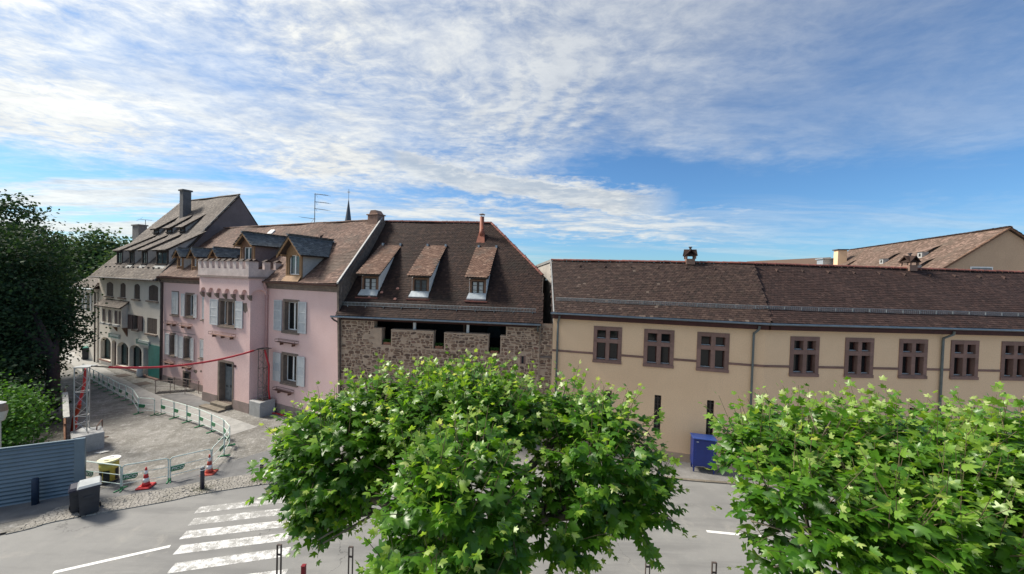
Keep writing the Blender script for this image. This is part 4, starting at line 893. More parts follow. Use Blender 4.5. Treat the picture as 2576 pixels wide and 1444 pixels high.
# corbel table: scalloped overhang carried by stone corbels
UX0, UX1, UY = 8.02, 13.78, TY-.20; n = 6; pitch = (TX1-TX0)/n
def scallop(p0, p1, z0, z1, cn, axis):
    pts = []; L = p1-p0; m = 10; w_ = L/cn
    for i in range(cn):
        for k in range(m+1):
            t = k/m; x = p0+i*w_+.13+(w_-.26)*t; pts.append((x, z0+.34*math.sqrt(max(0, 1-(2*t-1)**2))))
        if i < cn-1: pts += [(p0+(i+1)*w_-.13, z0), (p0+(i+1)*w_+.13, z0)]
    return [(p0, z0)]+pts+[(p1, z0)]
sc_ = scallop(UX0, UX1, 7.78, 8.3, n, 0)
ct = MB(); 
for (xa, za), (xb, zb) in zip(sc_, sc_[1:]):
    if xb-xa > 1e-6:
        ct.poly((xa,UY,za),(xb,UY,zb),(xb,UY,8.86),(xa,UY,8.86))
    ct.poly((xa,UY,za),(xb,UY,zb),(xb,TY,zb),(xa,TY,za))
sc2 = scallop(UY, 0, 7.78, 8.3, 1, 1)
for (ya, za), (yb, zb) in zip(sc2, sc2[1:]):
    if yb-ya > 1e-6:
        ct.poly((UX1,ya,za),(UX1,yb,zb),(UX1,yb,8.86),(UX1,ya,8.86)); ct.poly((UX0,ya,za),(UX0,yb,zb),(UX0,yb,8.86),(UX0,ya,8.86))
    ct.poly((UX1,ya,za),(UX1,yb,zb),(TX1,yb,zb),(TX1,ya,za))
pk.part('corbel_table', ct, MT['pink'])
for i in range(n+1):
    x = UX0+(UX1-UX0)*i/n; x = min(max(x, UX0+.13), UX1-.13)
    pk.part('corbel', MB().prism([(x-.12,TY,7.78),(x-.12,UY+.01,7.78),(x-.12,UY+.01,7.66),(x-.12,TY-.08,7.50),(x-.12,TY,7.42)], (.24,0,0)), MT['sandstone_grey'])
q = [(12.55+.16,7.2),(13.2,7.25),(13.6,7.55),(13.62,6.6),(13.45,6.3),(13.3,6.75),(13.05,6.55),(12.8,6.75)]
pk.part('bare_plaster', MB().prism([(x,TY-.005,z) for x, z in q if x < 13.6], (0,.004,0)), MT['sandstone_grey'])
pk.part('tower_ledge', MB().box(UX0-.10,UX1+.10,UY-.12,.05,8.862,8.99), MT['plinth'])
pr = MB(); X0, X1, Y0 = UX0-.06, UX1+.06, UY-.08; t_ = .24
pr.box(X0, X1, Y0, Y0+t_, 8.992, 9.48); pr.box(X0, X0+t_, Y0+t_, .9, 8.992, 9.48); pr.box(X1-t_, X1, Y0+t_, .9, 8.992, 9.48)
par = pk.part('parapet', pr, MT['grey_pink']); n2 = 9; mw = .36; gp = (X1-X0-n2*mw)/(n2-1)
def merlon(x0, x1, y0, y1):
    m_ = pk.part('merlon', MB().box(x0, x1, y0, y1, 9.482, 9.98), MT['grey_pink'], par)
    c_ = MB(); cx = (x0+x1)/2; cy = (y0+y1)/2
    c_.add([(x0-.05,y0-.06,9.982),(x1+.05,y0-.06,9.982),(x1+.05,y1+.05,9.982),(x0-.05,y1+.05,9.982),(x0-.02,cy+.02,10.14),(x1+.02,cy+.02,10.14)], [(0,1,5,4),(2,3,4,5),(1,2,5),(3,0,4),(3,2,1,0)])
    pk.part('merlon_cap', c_, MT['tile_stone'], par)
for i in range(n2):
    x = X0+i*(mw+gp); merlon(x, x+mw, Y0, Y0+t_)
for (ya, yb) in ((Y0+t_+.0,-.72),(-.32,.06),(.42,.82)): merlon(X1-t_, X1, ya+.002, yb); merlon(X0, X0+t_, ya+.002, yb)
pk.part('tower_roof', MB().poly((X0+t_,Y0+t_,9.05),(X1-t_,Y0+t_,9.05),(X1-t_,.9,9.15),(X0+t_,.9,9.15)), MT['lead'])
downpipe(pk, [(13.98,-.40,8.62),(13.98,-.36,8.45),(13.78,-.12,8.05),(13.78,-.10,7.7),(13.78,-.10,.02)], .055, MT['pipe_pink'])
downpipe(pk, [(-.02,-.40,8.62),(-.05,-.25,8.4),(-.08,-.12,8.1),(-.08,-.12,.02)], .06, MT['pipe_dark'])
# television aerial on the ridge
an = MB(); ax = 11.7; an.tube([(ax,PD,PR),(ax,PD,15.82)], .03, 6)
for z, dx, L in ((15.78,1,1.5),(15.15,1,1.6),(14.6,1,1.5),(13.75,-1,1.6)):
    an.tube([(ax-.1*dx,PD,z),(ax+dx*L,PD,z-.22*dx)], .018, 5)
    for k in range(5): t = .25+k*.18; an.tube([(ax+dx*L*t,PD-.28,z-.22*dx*t),(ax+dx*L*t,PD+.28,z-.22*dx*t)], .009, 4)
    an.tube([(ax+dx*.12,PD,z),(ax+dx*.35,PD-.05,z-.3)], .012, 4)
o = mk('television_aerial', an, MT['aerial'], None); o.location = (*PO, 0); o.rotation_euler.z = PA; tag(o, 'tall television aerial with four arms on the ridge of the pink house', 'aerial')

# ------------------------------------------------------------------ cream house with shops and tall roof
WA = math.atan2(-.43, .90); WO = (-29.1, 31.05)
wh = House('cream_house', 'cream house with arched shopfronts, plum shutters and very tall grey tiled roof', WO, WA)
WE, WR, WD, WOV = 8.42, 16.9, 6.43, .5; WS = (WR-WE)/(WD+WOV)
UP = [(-10.6,-9.15),(-7.7,-6.6),(-4.95,-3.85),(-2.3,-.62)]
AR = [(-11.85,-9.6,.45,2.62),(-8.2,-6.0,.30,2.5),(-5.74,-3.42,.25,2.48)]
sh = [(a,b,6.62,7.95) for a, b in UP]+[(-2.5,-.75,3.78,5.1),(-4.95,-4.05,3.9,5.15)]+AR+[(-9.38,-8.42,.05,2.5),(-3.13,-.13,.02,2.42)]
wh.part('wall', MB().wall(-12.2, -.08, 0, 8.4, sh, 0, .4), MT['cream'])
def board_window(H, x0, x1, z0, z1, arch=False, n=4):
    w = H.part('window', MB().box(x0-.14, x1+.14, -.16, .03, z0-.14, z0-.03).box(x0,x1,.2,.22,z0-.03,z1), MT['sandstone_grey'])
    for i in range(n):
        a = x0+(x1-x0)*i/n+.012; b = x0+(x1-x0)*(i+1)/n-.012; zt = z1
        if arch: c = ((a+b)/2-(x0+x1)/2)/((x1-x0)/2); zt = z1-.16*c*c
        H.part('shutter_board', MB().bbox(a, b, .02, .06, z0-.02, zt, .008), MT['board'], w)
    if arch:
        sp = MB()
        for sgn in (0, 1):
            pts = [(x0,0,z1) if sgn == 0 else (x1,0,z1)]
            for k in range(7):
                t = k/6*.5; x = x0+(x1-x0)*(t if sgn == 0 else 1-t); c = (x-(x0+x1)/2)/((x1-x0)/2); pts.append((x, 0, z1-.2*c*c))
            sp.prism(pts, (0,.4,0))
        H.part('arch_head', sp, MT['cream'], w)
for a, b in UP: board_window(wh, a, b, 6.62, 7.95, True, 4 if b-a > 1.3 else 3)
board_window(wh, -2.5, -.75, 3.78, 5.1, False, 4)
w = wh.part('window', MB().box(-5.05,-3.95,-.16,.0,3.76,3.88).box(-4.95,-4.86,-.02,.3,3.9,5.15).box(-4.14,-4.05,-.02,.3,3.9,5.15), MT['sandstone_grey']); casement(wh, w, -4.86, -4.14, 3.9, 5.15, .2, MT['wood_brown'], 2, 1, 'glass')
for a, b in ((-5.9,-5.0),(-4.0,-3.2)): wh.part('shutter', MB().bbox(a, b, -.08, -.03, 3.86, 5.16, .01), MT['board_plum'], w)
# oriel
OX0, OX1, OY = -10.3, -6.15, -.40
orl = wh.part('oriel', MB().wall(OX0, OX1, 3.93, 5.72, [(-10.2,-9.3,4.2,5.42),(-8.95,-8.0,4.2,5.42),(-7.6,-6.3,4.2,5.42)], OY, .1).poly((OX1,OY,3.93),(OX1,0,3.93),(OX1,0,6.1),(OX1,OY,5.72)).poly((OX0,OY,3.93),(OX0,OY,5.72),(OX0,0,6.1),(OX0,0,3.93)).poly((OX0,OY,3.93),(OX1,OY,3.93),(OX1,0,3.93),(OX0,0,3.93)), MT['cream'])
for a, b in ((-10.2,-9.3),(-8.95,-8.0),(-7.6,-6.3)):
    k = 3 if b-a > 1.1 else 2
    for i in range(k): wh.part('shutter_board', MB().bbox(a+(b-a)*i/k+.02, a+(b-a)*(i+1)/k-.02, OY+.03, OY+.07, 4.2, 5.42, .008), MT['board_plum'] if i != 1 else MT['glass'], orl)
    wh.part('flower_box', MB().bbox(a+.1, b-.1, OY-.2, OY-.01, 4.02, 4.2, .02), MT['concrete'], orl)
Vo = (0,.62,.60); Lo = math.hypot(.62,.6); po = [(-11.2,0),(-5.9,0),(-5.9,Lo),(-11.2,Lo)]
wh.part('oriel_roof', deck((0,-.64,5.70), (1,0,0), Vo, po, .06), MT['wood_dark'], orl); tile_field(orl, MT['tile_white'], (0,-.64,5.70), (1,0,0), Vo, po, .2, .15, wave=.004, name='oriel_tiles')
wh.part('oriel_bracket', MB().prism([(-6.35,0,3.1),(-6.35,-.34,3.9),(-6.35,0,3.9)], (.2,0,0)).prism([(-8.4,0,3.4),(-8.4,-.3,3.9),(-8.4,0,3.9)], (.2,0,0)), MT['wood_brown'], orl)
# shopfronts
def arch_head(x0, x1, z1, rise):
    m = MB()
    for sgn in (0, 1):
        pts = [(x0,0,z1) if sgn == 0 else (x1,0,z1)]
        for k in range(9):
            t = k/8*.5; x = x0+(x1-x0)*(t if sgn == 0 else 1-t); c = (x-(x0+x1)/2)/((x1-x0)/2); pts.append((x, 0, z1-rise*(1-math.sqrt(max(0, 1-c*c*.98)))))
        m.prism(pts, (0,.4,0))
    return m
for a, b, c, d_ in AR:
    s = wh.part('shop_window', MB().box(a, a+.08, .28, .36, c, d_).box(b-.08, b, .28, .36, c, d_).box(a+.08, b-.08, .28, .36, c, c+.1).box((a+b)/2-.04, (a+b)/2+.04, .28, .36, c+.1, d_), MT['wood_dark'])
    wh.part('pane', MB().poly((a,.34,c),(b,.34,c),(b,.34,d_),(a,.34,d_)), MT['glass_green'], s); wh.part('arch_head', arch_head(a, b, d_, .55), MT['cream'], s)
    wh.part('shop_sill', MB().box(a-.06, b+.06, -.10, -.002, c-.12, c), MT['sandstone'], s)
    wh.part('display', MB().box(a+.9, a+1.25, .36, .37, c+.3, c+1.4), MT['curtain'], s)
dw = wh.part('shop_door', MB().box(-9.36,-8.44,.2,.26,.05,2.5), MT['door_plum']); wh.part('arch_head', arch_head(-9.38,-8.42,2.5,.3), MT['cream'], dw)
dw = wh.part('entrance', MB().box(-3.13,-2.1,.36,.4,.02,2.42), MT['interior']); wh.part('threshold', MB().box(-3.2,-.1,-.25,.0,-.02,.12), MT['sandstone'], dw)
wh.part('poster_panel', MB().box(-2.06,-.14,-.06,-.01,.14,2.84), MT['shopgreen'])
for a, b, z in ((-9.7,-7.56,2.74),(-4.14,-1.9,2.70)):
    s = wh.part('shop_sign', MB().box(a, b, -.12, -.02, z, z+.38), MT['signpale']); wh.part('sign_band', MB().box(a+.1, b-.1, -.126, -.121, z+.07, z+.18), MT['signgreen'], s); wh.part('sign_side', MB().box(a-.03, a+.25, -.13, -.02, z+.01, z+.43), MT['signgreen'], s)
Vw = (0, WD+WOV, WR-WE); Lw = math.hypot(WD+WOV, WR-WE); poly = [(-12.7,0),(.1,0),(-1.2,Lw),(-12.45,Lw)]
wh.part('roof', deck((0,-WOV,WE), (1,0,0), Vw, poly), MT['deck']); tile_field(wh.root, MT['tile_white'], (0,-WOV,WE), (1,0,0), Vw, poly, .2, .17, wave=.02)
ridge_run(wh.root, MT['tile_white'], (-12.45,WD,WR+.05), (-1.2,WD,WR+.05), .13, .4)
gx = lambda y: -.1-.196*y
wh.part('gable_wall', MB().prism([(gx(0),0,0),(gx(0),0,8.4),(gx(WD),WD,WR-.02),(gx(2*WD),2*WD,WE),(gx(2*WD),2*WD,0)], (.06,0,0)), MT['brownwall'])
wh.part('gable_window', MB().box(gx(8.6)+.05,gx(8.6)+.09,8.3,8.75,13.0,13.6), MT['white'])
wh.part('verge_board', MB().prism([(gx(-WOV)+.02,-WOV,WE-.12),(gx(-WOV)+.02,-WOV,WE+.06),(gx(WD)+.02,WD,WR+.1),(gx(WD)+.02,WD,WR-.1)], (.10,0,0)), MT['chimgrey'])
wh.part('rear_roof', MB().poly((-12.45,WD,WR-.05),(-1.2,WD,WR-.05),(gx(13.3),13.3,WE),(-12.7,13.3,WE)), MT['deck'])
wh.part('far_gable', MB().poly((-12.2,0,0),(-12.2,13,0),(-12.2,13,8.3),(-12.2,WD,WR-.1),(-12.2,0,8.3)), MT['cream'])
wh.part('gutter', MB().tube([(-12.7,-WOV-.06,WE-.05),(.0,-WOV-.06,WE-.05)], .06, 8), MT['pipe_dark'])
wh.part('soffit', MB().poly((-12.2,0,8.38),(-12.2,-WOV,WE-.12),(0,-WOV,WE-.12),(0,0,8.38)), MT['wood_dark'])
def shed_dormer(H, a, b, yw, zs, ze, yt, slope, eave, mat, over=.3, cheek='greywall', curt=True):
    zr = lambda y: eave[1]+(y-eave[0])*slope; zt = zr(yt)
    m = MB()
    for x in (a+.08, b-.11): m.prism([(x,yw,zr(yw)-.05),(x,yw,ze-.02),(x,yt-.2,zt-.16)], (.03,0,0))
    d = H.part('dormer', m, MT[cheek])
    f = MB(); f.box(a+.08,a+.2,yw-.06,yw+.05,zr(yw)-.05,ze-.03); f.box(b-.2,b-.08,yw-.06,yw+.05,zr(yw)-.05,ze-.03); f.box(a+.2,b-.2,yw-.06,yw+.05,ze-.14,ze-.03); f.box(a+.05,b-.05,yw-.16,yw+.05,zs-.08,zs)
    H.part('dormer_frame', f, MT['wood_dark'], d); casement(H, d, a+.2, b-.2, zs, ze-.14, yw-.02, MT['wood_dark'], 2 if b-a > .9 else 1, 0, 'glass_blue', .05)
    V = (0, yt-yw+over, zt-ze+.02); L = math.hypot(V[1], V[2]); p = [(a-.14,0),(b+.1,0),(b+.1,L),(a-.14,L)]
    H.part('dormer_roof', deck((0,yw-over,ze), (1,0,0), V, p, .07), MT['wood_dark'], d); tile_field(d, mat, (0,yw-over,ze), (1,0,0), V, p, .2, .17, wave=.003, name='dormer_tiles')
    return d
WEV = (-WOV, WE)
for a, b in ((-10.1,-8.85),(-7.5,-6.4),(-5.05,-3.9),(-2.4,-.3)): shed_dormer(wh, a, b, .55, 9.75, 10.92, 3.0, WS, WEV, MT['tile_white'])
for a, b in ((-9.7,-8.6),(-7.1,-6.0),(-4.6,-3.6)): shed_dormer(wh, a, b, 3.1, 12.95, 13.3, 4.8, WS, WEV, MT['tile_white'])
ch = wh.part('chimney', MB().bbox(-7.85,-7.15,4.4,5.1,14.2,17.35,.02), MT['chimgrey']); wh.part('chimney_cap', MB().bbox(-7.95,-7.05,4.3,5.2,17.35,17.5,.02), MT['chimgrey'], ch)
for i, x in enumerate(np.arange(-11.6, -.6, .95)):
    y = .25; z = WE+(y+WOV)*WS; wh.part('snow_stop', MB().box(x-.1,x+.1,y-.06,y+.06,z,z+.12), MT['pipe_dark'])
for a, b in ((-10.0,-8.9),(-7.4,-6.5),(-5.0,-3.95),(-2.3,-.4)):
    y0, y1 = .22, .48; z0, z1 = WE+(y0+WOV)*WS+.06, WE+(y1+WOV)*WS+.06; wh.part('sill_flashing', MB().poly((a-.05,y0,z0),(b,y0,z0),(b,y1,z1),(a,y1,z1)), MT['plank'])

# ------------------------------------------------------------------ houses further off
fh = House('corner_house', 'small cream corner house with hipped mossy roof at the end of the street', (-29.1+.902*-18.2, 31.05+.431*18.2), WA)
fh.part('wall', MB().wall(0, 5.6, 0, 7.25, [(1.2,1.9,5.0,6.7),(3.2,3.9,5.0,6.7)], 0, .2).poly((0,0,0),(0,0,7.25),(0,6,7.25),(0,6,0)).poly((5.6,0,0),(5.6,6,0),(5.6,6,7.25),(5.6,0,7.25)), MT['cream'])
for x in (1.2, 3.2):
    w = fh.part('window', MB().poly((x,.15,5.0),(x+.7,.15,5.0),(x+.7,.15,6.7),(x,.15,6.7)), MT['glass_blue'])
    for a in (x-.42, x+.74): fh.part('shutter', MB().bbox(a, a+.38, -.06, -.01, 4.95, 6.75, .01), MT['shutter'], w)
rf = MB(); e = .4
rf.add([(-e,-e,7.2),(5.6+e,-e,7.2),(5.6+e,6+e,7.2),(-e,6+e,7.2),(2.2,3,9.9),(3.6,3,9.9)], [(0,1,5,4),(1,2,5),(2,3,4,5),(3,0,4)]); fh.part('roof', rf, MT['deck'])
tile_field(fh.root, MT['tile_white'], (0,-e,7.23), (1,0,0), (0,3+e,2.7), [(-e,0),(6.0,0),(3.6,4.34),(2.2,4.34)], .22, .18)
tile_field(fh.root, MT['tile_stone'], (6.03,0,7.23), (0,1,0), (-2.4,0,2.7), [(-e,0),(6.4,0),(3,3.61)], .22, .18)
fh.part('gutter', MB().tube([(-e-.1,-e-.06,7.15),(6.1,-e-.06,7.15)], .07, 8), MT['zinc']); downpipe(fh, [(5.4,-.4,7.1),(5.4,-.12,6.8),(5.4,-.12,0)], .06, MT['pipe_dark'], clips=False)
# chimney stack of a house behind the cream one
bh = House('rear_house', 'roof and broad grey chimney stack showing behind the cream house', (-29.1+.902*-21.5, 31.05+.431*21.5), WA)
bh.part('wall', MB().box(0,8,9,15,0,10.5), MT['cream']); bh.part('roof', MB().add([(-.3,8.6,10.4),(8.3,8.6,10.4),(8.3,15.4,10.4),(-.3,15.4,10.4),(.2,12,13.6),(8,12,13.6)], [(0,1,5,4),(1,2,5),(2,3,4,5),(3,0,4)]), MT['tile_pink'])
c = bh.part('chimney', MB().bbox(-2.0,-.3,6.2,7.0,9.0,14.6,.03), MT['chimgrey']); bh.part('chimney_cap', MB().bbox(-2.1,-.2,6.1,7.1,14.6,14.75,.02), MT['chimgrey'], c); bh.part('stack_base', MB().box(-2.6,.2,5.8,9,0,9.0), MT['cream'])
an = MB(); an.tube([(.35,6.6,9),(.35,6.6,15.3)], .03, 6); an.tube([(-1.2,6.6,15.45),(1.9,6.6,15.2)], .02, 5)
for k in range(6): x = -1.1+k*.55; an.tube([(x,6.3,15.43-k*.045),(x,6.9,15.43-k*.045)], .01, 4)
an.tube([(-1.2,6.3,15.2),(-1.2,6.9,15.7)], .012, 4)
o = mk('roof_aerial', an, MT['aerial'], None); o.location = bh.root.location; o.rotation_euler.z = WA; tag(o, 'single-bar television aerial beside the broad grey chimney stack', 'aerial')
# great house at the right with mottled roof
gd = np.array([50.72-44.76, 55-34.0]); gd /= np.linalg.norm(gd); RA = math.atan2(-gd[0], gd[1])     # local x = across gable, y = along ridge
gh = House('mottled_roof_house', 'big peach house at right with mottled long roof and tiny eyelid dormers', (44.76, 34.0), RA)
GZ, GW, GE = 15.3, 8.6, 8.4; GL = 24
gh.part('wall', MB().poly((-GW,0,0),(GW,0,0),(GW,0,GE),(0,0,GZ-.15),(-GW,0,GE)).poly((-GW,0,0),(-GW,0,GE),(-GW,GL,GE),(-GW,GL,0)).poly((GW,0,0),(GW,GL,0),(GW,GL,GE),(GW,0,GE)), surf('peach_plaster', (.60,.42,.285), (.54,.375,.255), .4, .92, 8, 12, .2, 60, .004, streak=.2))
Vg = (GW+.3, 0, (GZ-GE)*(GW+.3)/GW); Lg = math.hypot(Vg[0], Vg[2]); zE = GZ-Vg[2]
for sgn in (-1, 1):
    O = (sgn*(GW+.3), 0, zE); V = (-sgn*Vg[0], 0, Vg[2]); p = [(-.25,0),(GL,0),(GL,Lg),(-.25,Lg)]
    gh.part('roof', deck(O, (0,1,0), V, p), MT['deck'])
    if sgn < 0: tile_field(gh.root, MT['tile_far'], O, (0,1,0), V, [(-.25,Lg*.35),(GL,Lg*.35),(GL,Lg),(-.25,Lg)], .24, .2, wave=.01)
    else: tile_field(gh.root, MT['tile_stone'], O, (0,1,0), V, [(-.25,Lg*.6),(3,Lg*.6),(3,Lg),(-.25,Lg)], .24, .2, wave=.01)
ridge_run(gh.root, MT['tile_stone'], (0,-.25,GZ+.06), (0,GL,GZ+.06), .15, .5)
gh.part('bargeboard', MB().prism([(-GW-.3,-.28,zE-.05),(0,-.28,GZ+.08),(0,-.28,GZ-.16),(-GW-.3,-.28,zE-.28)], (0,.1,0)).prism([(GW+.3,-.28,zE-.05),(GW+.3,-.28,zE-.28),(0,-.28,GZ-.16),(0,-.28,GZ+.08)], (0,.1,0)), MT['wood_brown'])
lv = gh.part('louvre', MB().box(-2.5,-.9,-.06,-.01,11.15,11.75).box(-2.42,-.98,-.07,-.06,11.2,11.7), MT['white'])
for k in range(4): gh.part('slat', MB().prism([(-2.4,-.075,11.24+k*.115),(-2.4,-.11,11.22+k*.115),(-2.4,-.075,11.30+k*.115)], (1.4,0,0)), MT['pipe_grey'], lv)
gs = Vg[2]/Vg[0]
for x, y in ((-4.1,17.5),(-3.5,10.3),(-3.0,5.2),(-4.9,3.0),(-4.4,24)):
    if y > 23: continue
    z = GZ+x*gs; m = MB(); m.box(x-.05,x+.5,y-.32,y+.32,z-.1,z+.62); d = gh.part('eyelid_dormer', m, MT['concrete'])
    gh.part('dormer_opening', MB().prism([(x-.055,y-.14,z+.12),(x-.055,y+.14,z+.12),(x-.055,y+.14,z+.36),(x-.055,y,z+.47),(x-.055,y-.14,z+.36)], (.003,0,0)), MT['interior'], d)
    zt = z+.66; xt = (zt+.75-GZ)/gs; gh.part('dormer_hood', MB().add([(x-.18,y-.5,zt-.02),(x-.18,y+.5,zt-.02),(xt,y+.3,zt+.75),(xt,y-.3,zt+.75),(x-.12,y,zt+.12)], [(0,1,4),(1,2,4),(2,3,4),(3,0,4)]), MT['tile_far'], d)
c = gh.part('chimney', MB().bbox(-3.6,-2.5,19.5,20.6,12.0,14.9,.02), MT['ochre']); gh.part('chimney_cap', MB().bbox(-3.75,-2.35,19.35,20.75,14.9,15.05,.02), MT['pipe_dark'], c)
gh.part('roof_box', MB().box(-4.6,-2.2,21.2,23,12.0,13.7).box(-4.75,-2.0,21.0,23.2,13.7,13.85), MT['lead'])
rh = House('distant_house', 'far house with plain orange-brown roof just above the hall ridge', (55.2, 65.0), math.atan2(5.0, -5.74))
rh.part('wall', MB().box(-1,12,-4,4,0,10.5), MT['ochre']); rh.part('roof', MB().add([(-.6,-4.6,10.2),(12.5,-4.6,10.2),(12.5,4.6,10.2),(-.6,4.6,10.2),(0,0,14.8),(12.5,0,14.2)], [(0,1,5,4),(1,2,5),(2,3,4,5),(3,0,4)]), MT['tile_far'])
# church spire
cs = thing('church_spire', 'slim dark slate church spire behind the pink house ridge', 'church', (-66.3, 150, 0))
mk('tower', MB().box(-2.6,2.6,-2.6,2.6,0,25), MT['greywall'], cs); mk('spire', MB().lathe([(2.6,25),(1.28,30.6),(.05,39.6)], (0,0,0), 8), MT['church'], cs)
mk('finial', MB().lathe([(.05,37.4),(.3,37.55),(.3,37.75),(.05,37.9)], (0,0,0), 8).tube([(0,0,37),(0,0,43.5)], .07, 6).box(-.5,.5,-.05,.05,42.2,42.4), MT['iron'], cs)
# ---END-PART-3
# ------------------------------------------------------------------ trees
LEAF = [(0,0),(.3,-.05),(.56,.07),(.46,.19),(.37,.29),(.56,.42),(.68,.70),(.43,.63),(.24,.54),(.21,.76),(0,1.06),(-.21,.76),(-.24,.54),(-.43,.63),(-.68,.70),(-.56,.42),(-.37,.29),(-.46,.19),(-.56,.07),(-.3,-.05)]
def leaf_verts():
    """lobed plane-tree leaf, folded along the rib and drooping at the lobes; one centre vertex, fan of 20"""
    v = [(0, .38, .03)]+[(x, y, -.20*x*x-.10*max(0, y-.4)**2-.05*abs(x)) for x, y in LEAF]
    return np.array(v), [(0, i+1, (i+1) % 20+1) for i in range(20)]
LV, LF = leaf_verts()
def basis(axis, normal):
    a = axis/np.linalg.norm(axis, axis=1, keepdims=True); n = normal-a*np.sum(a*normal, 1, keepdims=True); n /= np.linalg.norm(n, axis=1, keepdims=True)+1e-9
    return np.cross(a, n), a, n
def mesh_np(name, X, F, mat, tint=None):
    me = bpy.data.meshes.new(name); nv = len(X); F = np.asarray(F, np.int32); k = F.shape[1]
    me.vertices.add(nv); me.vertices.foreach_set('co', X.astype(np.float32).ravel()); me.loops.add(F.size); me.loops.foreach_set('vertex_index', F.ravel())
    me.polygons.add(len(F)); me.polygons.foreach_set('loop_start', np.arange(0, F.size, k, dtype=np.int32)); me.polygons.foreach_set('loop_total', np.full(len(F), k, np.int32))
    if tint is not None:
        at = me.attributes.new('tint', 'FLOAT', 'POINT'); at.data.foreach_set('value', tint.astype(np.float32))
    me.materials.append(mat); me.update(calc_edges=True); return me
def plane_tree(name, label, base, lobes, n_shoots, trunk_top, seed, cam=np.array([0,0,CAM_H])):
    rng = np.random.default_rng(seed); root = thing(name, label, 'tree', (base[0], base[1], 0), 0, 'plane trees on the near pavement'); B = np.array([base[0], base[1], 0.0])
    tr = MB(); top = np.array(trunk_top)-B; tr.tube([(0,0,0),(.02,.03,.6),(.0,.05,2),tuple(top*[1,1,.8]),tuple(top)], [.30,.24,.21,.20,.19], 12)
    trunk = mk('trunk', tr, MT['bark'], root, smooth=True)
    br = MB(); Cn = [np.array(l[:3]) for l in lobes]
    for c in Cn:
        e = c-B; m1 = top+(e-top)*.5+np.array([0,0,.25]); br.tube([tuple(top-[0,0,.15]), tuple(m1), tuple(e)], [.13,.09,.05], 7)
        for _ in range(7):
            d = rng.normal(0, 1, 3); d /= np.linalg.norm(d); br.tube([tuple(m1+(e-m1)*rng.uniform(.2,1)), tuple(e+d*.75)], [.03,.012], 5)
    mk('limbs', br, MT['bark'], root, smooth=True)
    P, A, N, S, T = [], [], [], [], []; tw = MB()
    w = np.array([l[3]**2 for l in lobes]); w /= w.sum()
    for i in range(n_shoots):
        l = lobes[rng.choice(len(lobes), p=w)]; c = np.array(l[:3]); rad = np.array([l[3], l[3]*l[5] if len(l) > 5 else l[3], l[4]])
        d = rng.normal(0, 1, 3); d /= np.linalg.norm(d)
        if d[2] < -.55 and rng.random() < .6: d[2] *= -1
        depth = 1-abs(rng.normal(0, .22)); start = c+d*rad*min(max(depth, .15), 1.0)
        # skip shoots deep inside another lobe
        inside = sum(np.sum(((start-np.array(q[:3]))/np.array([q[3], q[3]*(q[5] if len(q) > 5 else 1), q[4]]))**2) < .5 for q in lobes)
        if inside and rng.random() < .65: continue
        out = d*np.array([1,1,.7]); vert = max(0, d[2]); up_shoot = vert > .45 and rng.random() < .6
        ax = out*.75+np.array([0,0,.75 if up_shoot else .28])+rng.normal(0,.22,3); ax /= np.linalg.norm(ax)
        L = rng.uniform(.45,.85)*(1.35 if up_shoot else .8); nl = int(rng.integers(7, 11)); side = np.cross(ax, [0,0,1]); side /= np.linalg.norm(side)+1e-6
        st = start-ax*L*.45; bend = np.array([0,0,-.12 if not up_shoot else .05])
        pts = []
        for k in range(nl):
            t = k/(nl-1); p = st+ax*L*t+bend*t*t*L; pts.append(p)
            size = .205*(1-.62*t**2.2)*rng.uniform(.75, 1.2); sgn = 1 if k % 2 else -1; az = rng.uniform(-.6,.6)
            la = side*sgn*(1-.5*t)*math.cos(az)+out*(.55+.4*t)+np.array([0,0,-.42+.65*t**2])+rng.normal(0,.28,3)
            nn = np.array([0,0,.85])+out*.55+rng.normal(0,.33,3)
            P.append(p+la/np.linalg.norm(la)*.05); A.append(la); N.append(nn); S.append(size); tip = max(0, t-.72)/.28
            T.append(np.clip(.36+.20*t+.36*tip*rng.uniform(.2,1)+rng.normal(0,.11)+.12*vert, 0, 1))  # leaves on upward shoots tinted lighter: light on the crown top put into colour
        if i % 2 == 0 or up_shoot: tw.tube([tuple(pts[0]-B), tuple(pts[nl//2]-B), tuple(pts[-1]-B)], [.008,.006,.003], 4, False)
    P, A, N, S, T = map(np.array, (P, A, N, S, T)); X, Y, Z = basis(A, N)
    toc = cam-P; dist = np.linalg.norm(toc, axis=1); facing = np.abs(np.sum(Z*toc, 1))/dist; score = S*facing/dist
    order = np.argsort(-score); single = order[:300]; rest = order[300:]
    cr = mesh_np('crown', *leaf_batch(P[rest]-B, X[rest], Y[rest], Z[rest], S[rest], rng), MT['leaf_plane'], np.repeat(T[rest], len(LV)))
    co = bpy.data.objects.new('crown', cr); C.objects.link(co); co.parent = root; co['kind'] = 'stuff'
    mk('twigs', tw, MT['twig'], root, kind='stuff')
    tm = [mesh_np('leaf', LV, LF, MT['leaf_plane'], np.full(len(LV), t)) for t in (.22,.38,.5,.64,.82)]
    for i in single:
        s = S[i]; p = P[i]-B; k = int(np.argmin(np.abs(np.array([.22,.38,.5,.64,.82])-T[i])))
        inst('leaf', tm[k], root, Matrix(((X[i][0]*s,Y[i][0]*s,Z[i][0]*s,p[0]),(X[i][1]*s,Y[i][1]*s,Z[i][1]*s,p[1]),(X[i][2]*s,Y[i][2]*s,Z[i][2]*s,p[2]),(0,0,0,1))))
    return root
